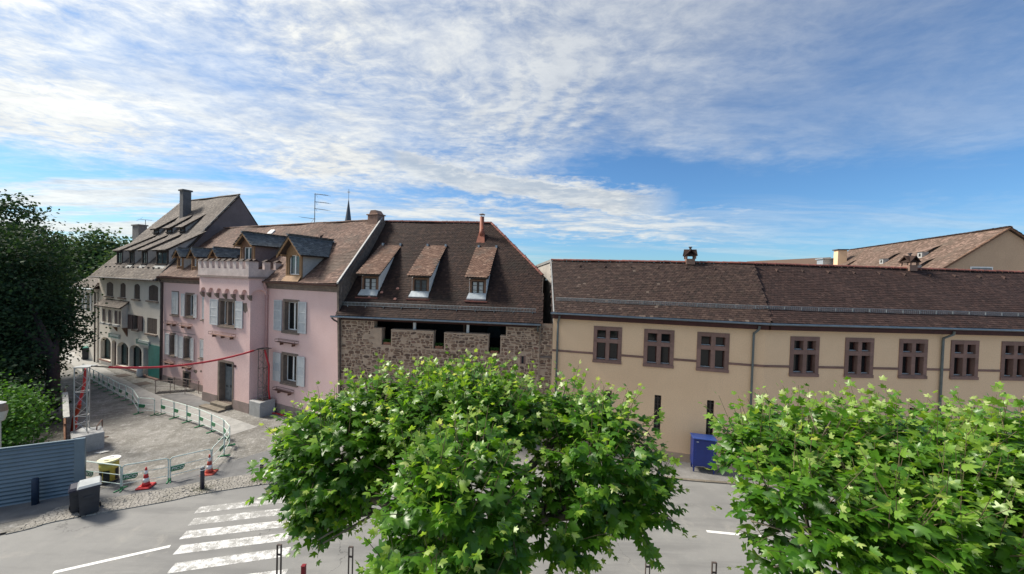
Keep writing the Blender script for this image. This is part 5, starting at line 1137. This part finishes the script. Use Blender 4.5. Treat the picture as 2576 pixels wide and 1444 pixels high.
def leaf_batch(P, X, Y, Z, S, rng):
    n = len(P); k = len(LV); curl = rng.uniform(.3, 2.4, n)
    lv = LV[None]*np.stack([np.ones(n)*1.0, np.ones(n), curl], 1)[:,None,:]*S[:,None,None]
    V = P[:,None]+lv[...,0:1]*X[:,None]+lv[...,1:2]*Y[:,None]+lv[...,2:3]*Z[:,None]
    F = (np.array(LF)[None]+(np.arange(n)*k)[:,None,None]).reshape(-1, 3)
    return V.reshape(-1, 3), F
T1 = [(-3.25,7.3,5.75,1.15,1.0),(-.75,5.5,5.75,1.05,1.1),(1.75,7.0,5.85,1.1,1.05),(-1.0,8.1,6.45,1.8,.62),(-.75,5.1,4.8,1.05,1.0),(1.5,7.7,6.55,.7,.45),(-2.9,7.9,6.5,.75,.5),(-3.9,7.0,5.6,.6,.6),(2.4,6.8,5.3,.62,.7),(1.05,6.6,5.1,.75,.7),(-3.2,7.0,4.95,.6,.5)]
T2 = [(4.6,6.6,6.35,.72,.55),(4.5,5.6,5.7,.82,.95),(6.9,6.5,6.3,1.3,.8),(6.2,5.2,5.6,1.15,1.2),(7.9,5.8,6.2,1.2,.95),(5.6,6.9,6.4,.95,.5),(9.2,6.4,6.0,1.4,1.1),(7.6,4.6,5.2,1.1,1.1),(5.3,5.1,6.0,.7,.6)]
plane_tree('plane_tree', 'bushy plane tree in the centre foreground before the stone house', (-.75, 6.9), T1, 1700, (-.75,6.9,4.0), 3)
plane_tree('plane_tree', 'plane tree filling the lower right corner before the ochre hall', (6.5, 6.1), T2, 1600, (6.5,6.1,4.0), 5)
def small_leaf_tree(name, label, cat, base, lobes, n, size, mat, trunk=None, seed=1, group=None, bark='bark_dark', crown='crown'):
    """crown of clumped small leaves in several lobes on a trunk with limbs"""
    rng = np.random.default_rng(seed); root = thing(name, label, cat, (base[0], base[1], 0), 0, group); B = np.array([base[0], base[1], 0.0])
    if trunk:
        m = MB(); r, zt = trunk; m.tube([(0,0,-.05),(.05,0,zt*.5),(0,.05,zt)], [r,r*.8,r*.65], 10); mk('trunk', m, MT[bark], root, smooth=True)
        m = MB()
        for l in lobes: e = np.array(l[:3])-B; m.tube([(0,0,zt-.3), tuple(np.array([0,0,zt])*.4+e*.6), tuple(e)], [r*.5,r*.35,r*.12], 6)
        mk('limbs', m, MT[bark], root)
    w = np.array([l[3]*l[3]*l[4] for l in lobes]); w /= w.sum(); P = []; N = []
    nc = n//16
    for i in range(nc):
        l = lobes[rng.choice(len(lobes), p=w)]; d = rng.normal(0,1,3); d /= np.linalg.norm(d); rr = (rng.random()**.38)
        c = np.array(l[:3])+d*np.array([l[3],l[3],l[4]])*rr*rng.uniform(.9,1.1); sp = size*rng.uniform(1.3,2.6)
        q = c+rng.normal(0,1,(16,3))*sp*np.array([1,1,.55]); P.append(q); N.append(d*.6+np.array([0,0,.6])+rng.normal(0,.45,(16,3)))
    P = np.concatenate(P); N = np.concatenate(N); n = len(P); A = rng.normal(0,1,(n,3)); A[:,2] -= .5; X, Y, Z = basis(A, N); s = size*rng.uniform(.6,1.25,n)[:,None]
    V = np.stack([P-B, P-B+(X*.42+Y*.45)*s+Z*s*.08, P-B+Y*s, P-B+(-X*.42+Y*.45)*s+Z*s*.08], 1).reshape(-1,3); F = np.arange(4*n).reshape(-1,4)
    me = mesh_np(crown, V, F, MT[mat]); o = bpy.data.objects.new(crown, me); C.objects.link(o); o.parent = root; o['kind'] = 'stuff'; return root
small_leaf_tree('chestnut_tree', 'large dark leafy tree at far left leaning over the side street', 'tree', (-30.0,24.4), [(-34.6,25.8,7.2,3.3,3.5),(-32.0,26.6,5.0,1.5,1.6),(-36.2,25.2,5.0,3.8,3.6),(-33.5,24.6,4.2,3.2,2.4),(-35.6,26.2,10.2,3.0,2.2),(-31.3,25.8,4.2,1.4,1.2),(-33.4,24.2,6.0,2.4,2.6),(-34,23.6,2.6,3.4,2.2),(-31.4,23.6,3.0,1.8,1.6)], 64000, .19, 'leaf_dark', (.38,4.0), 21)
small_leaf_tree('tall_tree', 'taller thin-crowned tree rising behind the dark tree at the left edge', 'tree', (-41,31), [(-42.5,31,12.6,2.8,2.6),(-39.8,31,10.6,2.6,2.0),(-44,31,9,3.4,3.0),(-41,31.5,7.5,3.0,2.5)], 13000, .27, 'leaf_dark', (.35,6), 22)
for i, (x, y, z, r, h, lb) in enumerate([(-83,70,9.5,4.6,5.0,'pale green tree at left of the distant wood beyond the cream house'),(-78,70,11.0,3.6,5.2,'tall pointed tree in the middle of the distant trees'),(-73.5,70,9.8,3.2,4.8,'slim dark tree nearest the cream house roof'),(-68,66,8.0,3.6,4.4,'low broad tree against the cream house eaves'),(-88,72,8.5,4.5,5.0,'distant rounded tree beside the big dark tree')]):
    small_leaf_tree('distant_tree', lb, 'tree', (x,y), [(x,y,z,r,h),(x-1.5,y,z-3.5,r*1.05,h*.8),(x+1.8,y-.5,z-2.5,r*.8,h*.7),(x,y,z+h*.55,r*.45,h*.6)], 5200, .62, 'leaf_far', (.5,5), 30+i, 'trees beyond the side street')
small_leaf_tree('garden_bush', 'bright green rounded bush behind the corrugated fence', 'bush', (-23.6,17.6), [(-24.1,17.5,1.7,1.6,1.5),(-25.8,18.2,1.9,2.0,1.7),(-23.3,17.2,1.2,1.1,1.1),(-25.0,16.5,1.5,1.6,1.4),(-27.2,17.2,1.9,1.8,1.8)], 15000, .15, 'leaf_bush', None, 41, crown='foliage')
small_leaf_tree('shade_hedge', 'dark hedge between the bush and the brown board fence', 'bush', (-28,20.6), [(-28.2,20.8,1.5,1.8,1.5),(-26.6,20.2,1.1,1.2,1.1),(-30.6,21.5,1.9,2.2,1.9),(-33,22,2.2,2.4,2.2)], 7000, .22, 'leaf_dark', None, 42, crown='foliage')
for i, (s_, z) in enumerate(((2.85,5.22),(6.0,5.13),(9.28,5.01))):
    lb = ['left','middle','right'][i]; c_, sn = math.cos(SA), math.sin(SA); p = (SO[0]+c_*s_-sn*.16, SO[1]+sn*s_+c_*.16)
    b = thing('flower_box', f'clay flower box with green plants in the {lb} gap of the stone parapet', 'planter', (p[0],p[1],z), SA, 'planters in the stone parapet')
    mk('trough', MB().bbox(-.23,.23,-.09,.09,0,.15,.015), MT['clay_pot'], b); rng = np.random.default_rng(60+i); n = 260
    P = np.stack([rng.uniform(-.24,.24,n), rng.uniform(-.1,.1,n), .14+rng.random(n)*.16], 1); A = rng.normal(0,1,(n,3)); A[:,2] += .5; X, Y, Z = basis(A, rng.normal(0,1,(n,3))); s = .06
    V = np.stack([P, P+(X*.4+Y*.5)*s, P+Y*s, P+(-X*.4+Y*.5)*s], 1).reshape(-1,3); me = mesh_np('plants', V, np.arange(4*n).reshape(-1,4), MT['leaf_pot']); o = bpy.data.objects.new('plants', me); C.objects.link(o); o.parent = b; o['kind'] = 'stuff'

# ------------------------------------------------------------------ street furniture
PICO = text_mesh('PICO', .18); PICO.materials.append(MT['cone_white'])
def barrier(p, q, label, text=False, mat_leg='green', group='crowd barriers round the gravel yard', plate=True, rail='galv'):
    p = np.array(p, float); q = np.array(q, float); L = np.linalg.norm(q-p); a = math.atan2(q[1]-p[1], q[0]-p[0]); z = .02
    t = thing('crowd_barrier', label, 'barrier', (p[0],p[1],z), a, group); r = .024; x0, x1 = .03, L-.03
    arc = lambda cx, s: [(cx+s*(.12-.12*math.cos(k*math.pi/8)), 0, .9+.12*math.sin(k*math.pi/8)) for k in range(5)]
    mk('frame', MB().tube([(x0,0,.14)]+arc(x0,1)+list(reversed(arc(x1,-1)))+[(x1,0,.14)], r, 6), MT[rail], t)
    mk('mid_rail', MB().tube([(x0,0,.62),(x1,0,.62)], .017, 5), MT[rail], t); mk('low_rail', MB().tube([(x0,0,.24),(x1,0,.24)], .017, 5), MT[rail], t)
    for x in (x0, x1):
        mk('leg', MB().tube([(x,0,.04),(x,0,.96)], .02, 6), MT[mat_leg], t); mk('foot', MB().box(x-.02,x+.02,-.25,.25,0,.035), MT[mat_leg], t)
    if plate:
        pl = mk('plate', MB().prism([(x0+.02,-.03,.40),(x0+.40,-.03,.40),(x0+.48,-.03,.50),(x0+.48,-.03,.62),(x0+.02,-.03,.62)], (0,.016,0)), MT['green'], t)
        if text:
            o = bpy.data.objects.new('lettering', PICO); C.objects.link(o); o.parent = pl; o.location = (x0+.24,-.036,.51); o.rotation_euler = (R(90),0,0)
    return t
seg = list(zip(BAR_FAR, BAR_FAR[1:]))
for i, (p, q) in enumerate(seg): barrier(p, q, f'green crowd barrier in the long row down the side street, {ORD[i]} from its far end')
barrier(BAR_FAR[-1], (-22.5,23.62), 'crowd barrier standing askew where the long row ends')
for i, (p, q) in enumerate(zip(BAR_MID, BAR_MID[1:])):
    front = i >= 8
    if not front: lb = f'green crowd barrier before the pink tower, {ORD[i]} counted from the gap in the row'
    else: lb = ['green barrier with lettered plate beside the faded cone','green barrier with lettered plate behind the bright striped cone','green barrier in front of the yellow recycling drum'][i-8]
    if front: p, q = q, p
    barrier(p, q, lb, front)
barrier((-21.3,19.2), (-22.1,20.2), 'rusty brown barrier standing beside the left concrete block', False, 'rust', plate=False, rail='rust')
def cone(x, y, label, red, s=1.0, z=.02):
    t = thing('traffic_cone', label, 'cone', (x,y,z), random.uniform(0,1), 'traffic cones by the barriers'); H_ = .76*s; rr = lambda h: (.135-.105*h/.76)*s
    mk('base', MB().bbox(-.24*s,.24*s,-.24*s,.24*s,0,.05*s,.03*s), MT[red], t)
    for i, (a, b) in enumerate(((.05,.2),(.2,.36),(.36,.52),(.52,.66),(.66,.78))):
        mk('band', MB().lathe([(rr(a)+(.012 if i == 0 else 0),a*s),(rr(b),b*s)], (0,0,0), 18), MT[red] if i % 2 == 0 else MT['cone_white'], t, smooth=True)
cone(-15.32,15.72,'bright red and white striped cone before the front barriers','cone_red',1.05,.045)
cone(-13.62,16.95,'faded orange and white cone behind the dark bollard','cone_faded',1.1)
cone(-17.95,15.45,'small plain faded cone mostly hidden behind the grey bin','cone_faded',.9)
def bollard(x, y, label, mat, h=.95, r=.075, band=True):
    t = thing('bollard', label, 'bollard', (x,y,.03), 0, 'street bollards'); mk('post', MB().lathe([(r*1.02,-.05),(r,h*.80),(r,h-.03),(r*.85,h)], (0,0,0), 16), MT[mat], t, smooth=True)
    if band:
        mk('cap', MB().lathe([(r*1.03,h-.045),(r*1.03,h-.008),(r*.8,h+.012)], (0,0,0), 16), MT['steel'], t); mk('reflector_band', MB().lathe([(r*1.012,h-.14),(r*1.012,h-.10)], (0,0,0), 16), MT['cone_white'], t)
    return t
bollard(-12.89,15.68,'black bollard with pale cap beside the faded cone','navy'); bollard(-10.96,16.55,'black bollard just left of the centre plane tree','navy'); bollard(-18.3,14.36,'blue-black bollard against the corrugated fence','navyblue',1.0,.1,False)
for i, (x, y) in enumerate(((-12.89,15.68),(-10.96,16.55))):
    rng = np.random.default_rng(80+i); n = 500; a = rng.random(n)*6.28; rr = np.abs(rng.normal(0,.22,n))+.08; P = np.stack([np.cos(a)*rr*1.3, np.sin(a)*rr, np.full(n,.03)], 1); A = np.stack([rng.normal(0,.5,n), rng.normal(0,.5,n), np.ones(n)], 1); X, Y, Z = basis(A, rng.normal(0,1,(n,3))); s = rng.uniform(.03,.09,n)[:,None]
    V = np.stack([P-X*.006, P+X*.006, P+Y*s], 1).reshape(-1,3); me = mesh_np('weed_tuft', V, np.arange(3*n).reshape(-1,3), MT['grass']); o = bpy.data.objects.new('weed_tuft', me); C.objects.link(o); o.location = (x,y,.0); o['kind'] = 'stuff'; tag(o, ['tuft of weeds at the foot of the bollard by the faded cone','tuft of weeds at the foot of the bollard by the plane tree'][i], 'weeds')
# wheelie bins
def wheelie(x, y, rz, label, lid, s=1.0, z=.03):
    t = thing('wheelie_bin', label, 'bin', (x,y,z), rz, 'wheelie bins at the fence end'); w0, w1, d0, d1, h = .22*s, .255*s, .22*s, .30*s, 1.02*s
    mk('body', MB().add([(-w0,-d0,.05),(w0,-d0,.05),(w0,d0,.05),(-w0,d0,.05),(-w1,-d1,h),(w1,-d1,h),(w1,d1,h),(-w1,d1,h)], [(3,2,1,0),(4,5,6,7),(0,1,5,4),(1,2,6,5),(2,3,7,6),(3,0,4,7)]), MT['bin'], t)
    mk('rim', MB().bbox(-w1-.025,w1+.025,-d1-.025,d1+.025,h-.06,h,.02), MT['navy'], t)
    mk('lid', MB().add([(-w1-.03,-d1-.03,h+.005),(w1+.03,-d1-.03,h+.005),(w1+.03,d1+.02,h+.005),(-w1-.03,d1+.02,h+.005),(-w1+.02,-d1+.05,h+.07),(w1-.02,-d1+.05,h+.07),(w1-.02,d1-.06,h+.11),(-w1+.02,d1-.06,h+.11)], [(3,2,1,0),(4,5,6,7),(0,1,5,4),(1,2,6,5),(2,3,7,6),(3,0,4,7)]), MT[lid], t)
    mk('handle', MB().tube([(-w1+.04,d1,h-.02),(-w1+.04,d1+.10,h+.02),(w1-.04,d1+.10,h+.02),(w1-.04,d1,h-.02)], .018, 6), MT['bin'], t)
    for sx in (-1, 1): mk('wheel', MB().tube([(sx*(w0+.03)-.025,d0+.05,.10),(sx*(w0+.03)+.025,d0+.05,.10)], .10, 14), MT['black'], t)
    mk('front_rib', MB().bbox(-.14*s,.14*s,-(d0+(d1-d0)*.72)-.012,-(d0+(d1-d0)*.62),.62*s,.72*s,.004), MT['bin'], t); return t
wheelie(-15.72,13.95,R(47),'dark wheelie bin with pale grey lid standing at the fence end','binlid',1.08); wheelie(-16.25,14.05,R(47),'narrow black bin half hidden behind the pale-lidded bin','navy',.88)
wheelie(-42.6,37.4,R(50),'dark green bin standing beside the far shop arch of the cream house','shopgreen',1.15)
# recycling drum
t = thing('recycling_drum', 'round yellow and black recycling drum with pale split lid behind the barrier', 'container', (-17.25,16.05,.02), .35)
mk('body', MB().lathe([(.28,.05),(.285,.62),(.31,.64),(.31,.92)], (0,0,0), 24), MT['yellow'], t, smooth=True); mk('base', MB().lathe([(.31,0),(.32,.07),(.285,.09)], (0,0,0), 24), MT['bin'], t)
for k in range(14):
    if k % 3 != 0: continue
    for j in (0, 1): a = 2*math.pi*(k+j*.8)/14; mk('slot_panel', MB().box(-.05,.05,-.294,-.284,.12,.58), MT['black'], t).rotation_euler.z = a
for sgn, mt in ((0,'whitewash'),(1,'paleyellow')):
    pts = [(.36*math.cos(sgn*math.pi+math.pi*k/12), .36*math.sin(sgn*math.pi+math.pi*k/12)+(-.006 if sgn else .006), .925) for k in range(13)]; l = mk('lid', MB().prism(pts, (0,0,.07)), MT[mt], t)
    y = -.17 if sgn else .17; mk('slot', MB().box(-.08,.08,y-.03,y+.03,.996,1.0), MT['black'], l)
# blue cabinet
cA = YA; c_, s_ = math.cos(cA), math.sin(cA)
t = thing('blue_cabinet', 'tall blue metal cabinet on short legs against the ochre wall', 'cabinet', (9.2,18.34,.045), cA)
mk('housing', MB().bbox(0,1.05,0,.62,.34,1.66,.02), MT['blue'], t); mk('door', MB().bbox(.10,1.01,-.018,-.001,.38,1.60,.006), MT['blue'], t); mk('roof', MB().bbox(-.03,1.08,-.05,.66,1.66,1.70,.01), MT['bluelight'], t)
for x in (.04, .95):
    for y in (.03, .52): mk('leg', MB().prism([(x,y,0),(x+.06,y,0),(x+.06,y,.34),(x-.02,y,.34)], (0,.06,0)), MT['blue'], t)
mk('brace', MB().prism([(.10,.04,.34),(.10,.04,.2),(.16,.04,.28),(.5,.04,.31),(.88,.04,.28),(.95,.04,.2),(.95,.04,.34)], (0,.02,0)), MT['bluelight'], t); mk('badge', MB().box(.14,.24,-.021,-.0185,1.50,1.54), MT['shutter'], t)
# hoop posts along the near kerb
def hoop_post(x, y, h, label):
    t = thing('hoop_post', label, 'post', (x,y,.05), -.05, 'thin hoop posts along the near kerb')
    for sx in (-.075, .075): mk('upright', MB().box(sx*.8-.009,sx*.8+.009,-.03,.03,-.05,h), MT['iron'], t)
    mk('top_bar', MB().box(-.069,.069,-.03,.03,h,h+.018), MT['iron'], t); mk('cross_plate', MB().box(-.051,.051,-.028,.028,h-.30,h-.275), MT['iron'], t)
for x, y, lb in ((-6.75,11.05,'thin steel hoop post overlapping the zebra crossing'),(-4.6,11.05,'thin steel hoop post just left of the centre plane tree'),(.63,11.22,'thin steel hoop post partly behind the centre tree leaves'),(2.42,11.12,'thin steel hoop post right of the centre tree foliage'),(4.3,11.0,'thin steel hoop post between the two plane trees, middle of the gap'),(6.2,10.85,'thin steel hoop post nearest the right plane tree')): hoop_post(x, y, 1.08, lb)
t = thing('red_post', 'short dark red square post by the near kerb', 'post', (-5.98,11.0,.05), 0); mk('shaft', MB().bbox(-.055,.055,-.055,.055,-.05,.52,.008), MT['postred'], t); mk('cap', MB().bbox(-.06,.06,-.06,.06,.52,.535,.005), MT['postred'], t)
# lattice masts on concrete blocks with the red sleeved cable
def concrete_block(x, y, rz, w, d, h, label):
    t = thing('concrete_block', label, 'block', (x,y,0), rz, 'concrete ballast blocks'); mk('block', MB().bbox(-w/2,w/2,-d/2,d/2,-.03,h,.025), MT['concrete'], t)
    for sx in (-.25, .25): mk('lifting_eye', MB().tube([(sx-.05,0,h-.01),(sx-.05,0,h+.06),(sx+.05,0,h+.06),(sx+.05,0,h-.01)], .012, 5), MT['iron'], t)
concrete_block(-16.15,24.35,PA,1.15,1.0,.95,'pale concrete block at the corner of the pink tower'); concrete_block(-21.55,19.0,R(-38),1.25,1.1,.86,'concrete block behind the end of the corrugated fence')
def mast(x, y, z0, z1, rz, label, mat, w=.55):
    t = thing('lattice_mast', label, 'mast', (x,y,z0), rz, 'lattice masts carrying the red cable'); H_ = z1-z0; P = [(-w/2,0),(w/2,0),(0,.48)]
    for a, b in P: mk('upright', MB().tube([(a,b,-.01),(a,b,H_)], .026, 6), MT[mat], t)
    n = 5
    for k in range(3):
        a, b = P[k], P[(k+1) % 3]; m = MB()
        for i in range(n):
            za, zb = H_*i/n+.06, H_*(i+1)/n; m.tube([(*(a if i % 2 else b), za),(*(b if i % 2 else a), zb)], .011, 4)
        for f in (.12,.24,.62,.995): m.tube([(*a, H_*f),(*b, H_*f)], .016 if f in (.24,.62) else .011, 5)
        mk('lacing', m, MT[mat], t)
    mk('head_plate', MB().box(-w/2-.05,w/2+.05,-.05,.53,H_,H_+.04), MT[mat], t)
    mk('base_plate', MB().box(-w/2-.08,w/2+.08,-.08,.56,-.004,.015), MT[mat], t)
MLZ, MRZ = 4.15, 4.28
mast(-21.85,18.95,.86,MLZ,R(10),'grey lattice mast on the left concrete block','steel'); mast(-16.2,24.2,.95,MRZ,PA,'rusty lattice mast on the block beside the pink tower','mast',.5)
def cable(name, label, pts, r, mat, black=None):
    t = thing(name, label, 'cable', pts[0]); o = Vector(pts[0]); mk('sleeve', MB().tube([Vector(p)-o for p in pts], r, 8), MT[mat], t, smooth=True)
    for b in black or []: mk('cable_end', MB().tube([Vector(p)-o for p in b], r*.55, 6), MT['black'], t)
a = np.array([-21.55,19.15,MLZ+.06]); b = np.array([-16.25,24.15,MRZ+.05]); L = []
for k in range(25): f = k/24; p = a+(b-a)*f; p[2] -= 2.0*f*(1-f); L.append(tuple(p))
cable('red_cable', 'red sleeved cable sagging across the side street between the masts', L[2:-1], .058, 'red', [L[:3], L[-2:]+[(-16.05,24.25,MRZ+.08)]])
cable('red_hose', 'red sleeve dropping down the mast beside the pink tower', [(-16.0,24.25,MRZ),(-15.85,24.2,3.9),(-15.72,24.3,3.2),(-15.75,24.35,2.4),(-15.78,24.4,1.6),(-15.7,24.4,.98)], .055, 'red')
cable('red_hose', 'red sleeve slanting from the left mast down to the board fence', [(-22.35,19.6,3.95),(-22.75,19.9,3.0),(-23.1,20.0,2.0),(-23.3,20.0,1.2),(-23.35,20.0,.05)], .06, 'red')
cable('orange_hose', 'orange-red hoses hanging beside the board fence', [(-23.0,19.9,1.9),(-23.05,19.7,1.2),(-22.95,19.5,.05)], .09, 'orange')
cable('ground_cable', 'red cable lying on the ground at the foot of the pink wall', [(-15.6,24.4,.06),(-15.2,24.35,.06),(-14.7,24.1,.06),(-14.3,23.95,.06)], .05, 'red')
# corrugated fence
f0 = np.array([-17.45,15.12]); f1 = np.array([-19.35,14.12]); fd = (f1-f0)/np.linalg.norm(f1-f0); fa = math.atan2(fd[1], fd[0])
t = thing('corrugated_fence', 'blue-grey corrugated metal site fence at the lower left', 'fence', (f0[0],f0[1],0), fa)
for i in range(4):
    m = MB(); x0, x1 = .16+i*2.4, .16+(i+1)*2.4-.01; n = 84; Hh = 2.24; col = []
    for k in range(n+1): z = .02+Hh*k/n; col.append((.028*math.cos(2*math.pi*z/.155)+(.01 if i % 2 else 0), z))
    m.add([(x0, y, z) for y, z in col]+[(x1, y, z) for y, z in col], [(k, k+1, n+2+k, n+1+k) for k in range(n)]); mk('corrugated_sheet', m, MT['fence'], t, smooth=True)
for x in (0, 2.5, 4.9, 7.3): mk('fence_post', MB().bbox(x-.16 if x == 0 else x-.04, x+.15 if x == 0 else x+.04, -.06 if x else -.07, .05 if x == 0 else -.035, -.02, 2.30, .008), MT['fence'], t)
mk('top_cap', MB().box(.16,9.7,-.04,.04,2.262,2.29), MT['fence'], t)
# board fence beside the street and pale plank panel
b0 = np.array([-22.5,18.9]); b1 = np.array([-28.2,23.6]); bl = np.linalg.norm(b1-b0); ba = math.atan2(b1[1]-b0[1], b1[0]-b0[0])
t = thing('board_fence', 'brown board fence along the left side of the gravel street', 'fence', (b0[0],b0[1],0), ba)
for k in range(int(bl/.17)): mk('board', MB().bbox(k*.17+.006, k*.17+.164, random.uniform(-.012,.012), .03, 0, 1.55+random.uniform(-.03,.03), .006), MT['hoard'], t)
for z in (.35, 1.2): mk('rail', MB().box(0, bl, .031, .09, z, z+.09), MT['hoard'], t)
mk('top_plank', MB().box(.0, bl*.8, -.10, .12, 1.59, 1.63), MT['plank'], t)
t = thing('plank_panel', 'weathered pale plank panel behind the green bush', 'fence', (-29.8,22.4,0), R(-30))
for k in range(9): mk('board', MB().bbox(k*.19+.006, k*.19+.184, 0, .03, 0, 2.35+random.uniform(-.08,.08), .006), MT['plank'], t)
for z in (.5, 1.8): mk('rail', MB().box(0, 1.7, .031, .08, z, z+.09), MT['plank'], t)
# lamp
t = thing('street_lamp', 'pale conical street lamp head cut by the left picture edge', 'lamp', (-21.95,16.0,0)); mk('pole', MB().lathe([(.09,0),(.06,.6),(.05,2.55)], (0,0,0), 10), MT['lamp_pale'], t)
mk('shade', MB().lathe([(.13,2.55),(.16,2.6),(.24,2.98)], (0,0,0), 14), MT['lamp_pale'], t); mk('globe', MB().lathe([(.24,2.981),(.22,3.2),(.15,3.28)], (0,0,0), 14), MT['lamp_body'], t); mk('hood', MB().lathe([(.17,3.30),(.19,3.33),(.06,3.40)], (0,0,0), 14), MT['cone_white'], t)
# ramp rails, dark sheet for the ramp pit, stone guard post, hatches, litter
def handrail(p, q, label):
    p = np.array(p); q = np.array(q); L = np.linalg.norm(q-p); t = thing('handrail', label, 'railing', (p[0],p[1],.02), math.atan2(q[1]-p[1], q[0]-p[0]), 'ramp handrails by the pink house')
    mk('top_rail', MB().tube([(-.1,0,.86),(0,0,.95),(L,0,.95),(L+.1,0,.86)], .022, 6), MT['mast'], t); mk('mid_rail', MB().tube([(0,0,.5),(L,0,.5)], .015, 5), MT['mast'], t)
    for x in (0, L/2, L): mk('post', MB().tube([(x,0,0),(x,0,.95)], .02, 6), MT['mast'], t)
handrail((-26.5,27.85), (-24.2,27.75), 'outer steel handrail of the ramp by the pink house'); handrail((-25.9,28.75), (-23.4,28.0), 'inner steel handrail of the ramp next to the pink wall')
t = thing('ramp_pit_sheet', 'flat dark sheet standing for the sunken ramp pit below the handrails', 'pit', (-26.3,27.6,.03), math.atan2(.75,1.9)); mk('frame', MB().box(0,2.3,0,.55,0,.025), MT['interior'], t)  # flat sheet, darkness of the sunken ramp opening put into its colour
for k in range(12): mk('bar', MB().box(k*.19+.02, k*.19+.05, .02, .53, .0255, .04), MT['iron'], t)  # bars added over the dark sheet that stands for the pit
t = thing('guard_stone', 'pale stone guard post beside the green shop poster', 'bollard', (-31.7,31.9,0)); mk('post', MB().lathe([(.24,-.03),(.22,.3),(.20,.75),(.15,.88),(.05,.92)], (0,0,0), 12), MT['whitewash'], t, smooth=True); mk('foot', MB().lathe([(.30,-.03),(.29,.06),(.2,.08)], (0,0,0), 12), MT['stepstone'], t)
for p, lb in (((-33.4,32.1),'dark doormat hatch in the pavement before the middle shop arch'),((-29.6,30.0),'dark hatch in the pavement before the shop poster')):
    t = thing('cellar_hatch', lb, 'hatch', (p[0],p[1],.02), WA, 'pavement hatches'); mk('plate', MB().box(-.55,.55,-.35,.35,0,.012), MT['board'], t); mk('rim', MB().box(-.6,.6,-.4,-.352,0,.02).box(-.6,.6,.352,.4,0,.02), MT['stepstone'], t)
o = mk('litter_sheet', MB().add([(-.28,-.12,.02),(.1,-.16,.03),(.34,.05,.06),(-.05,.16,.02),(.05,0,.07)], [(0,1,4),(1,2,4),(2,3,4),(3,0,4)]), MT['paper'], None); o.location = (-20.35,18.6,.012); tag(o, 'crumpled white sheet lying on the gravel by the concrete block', 'litter')
# ---END
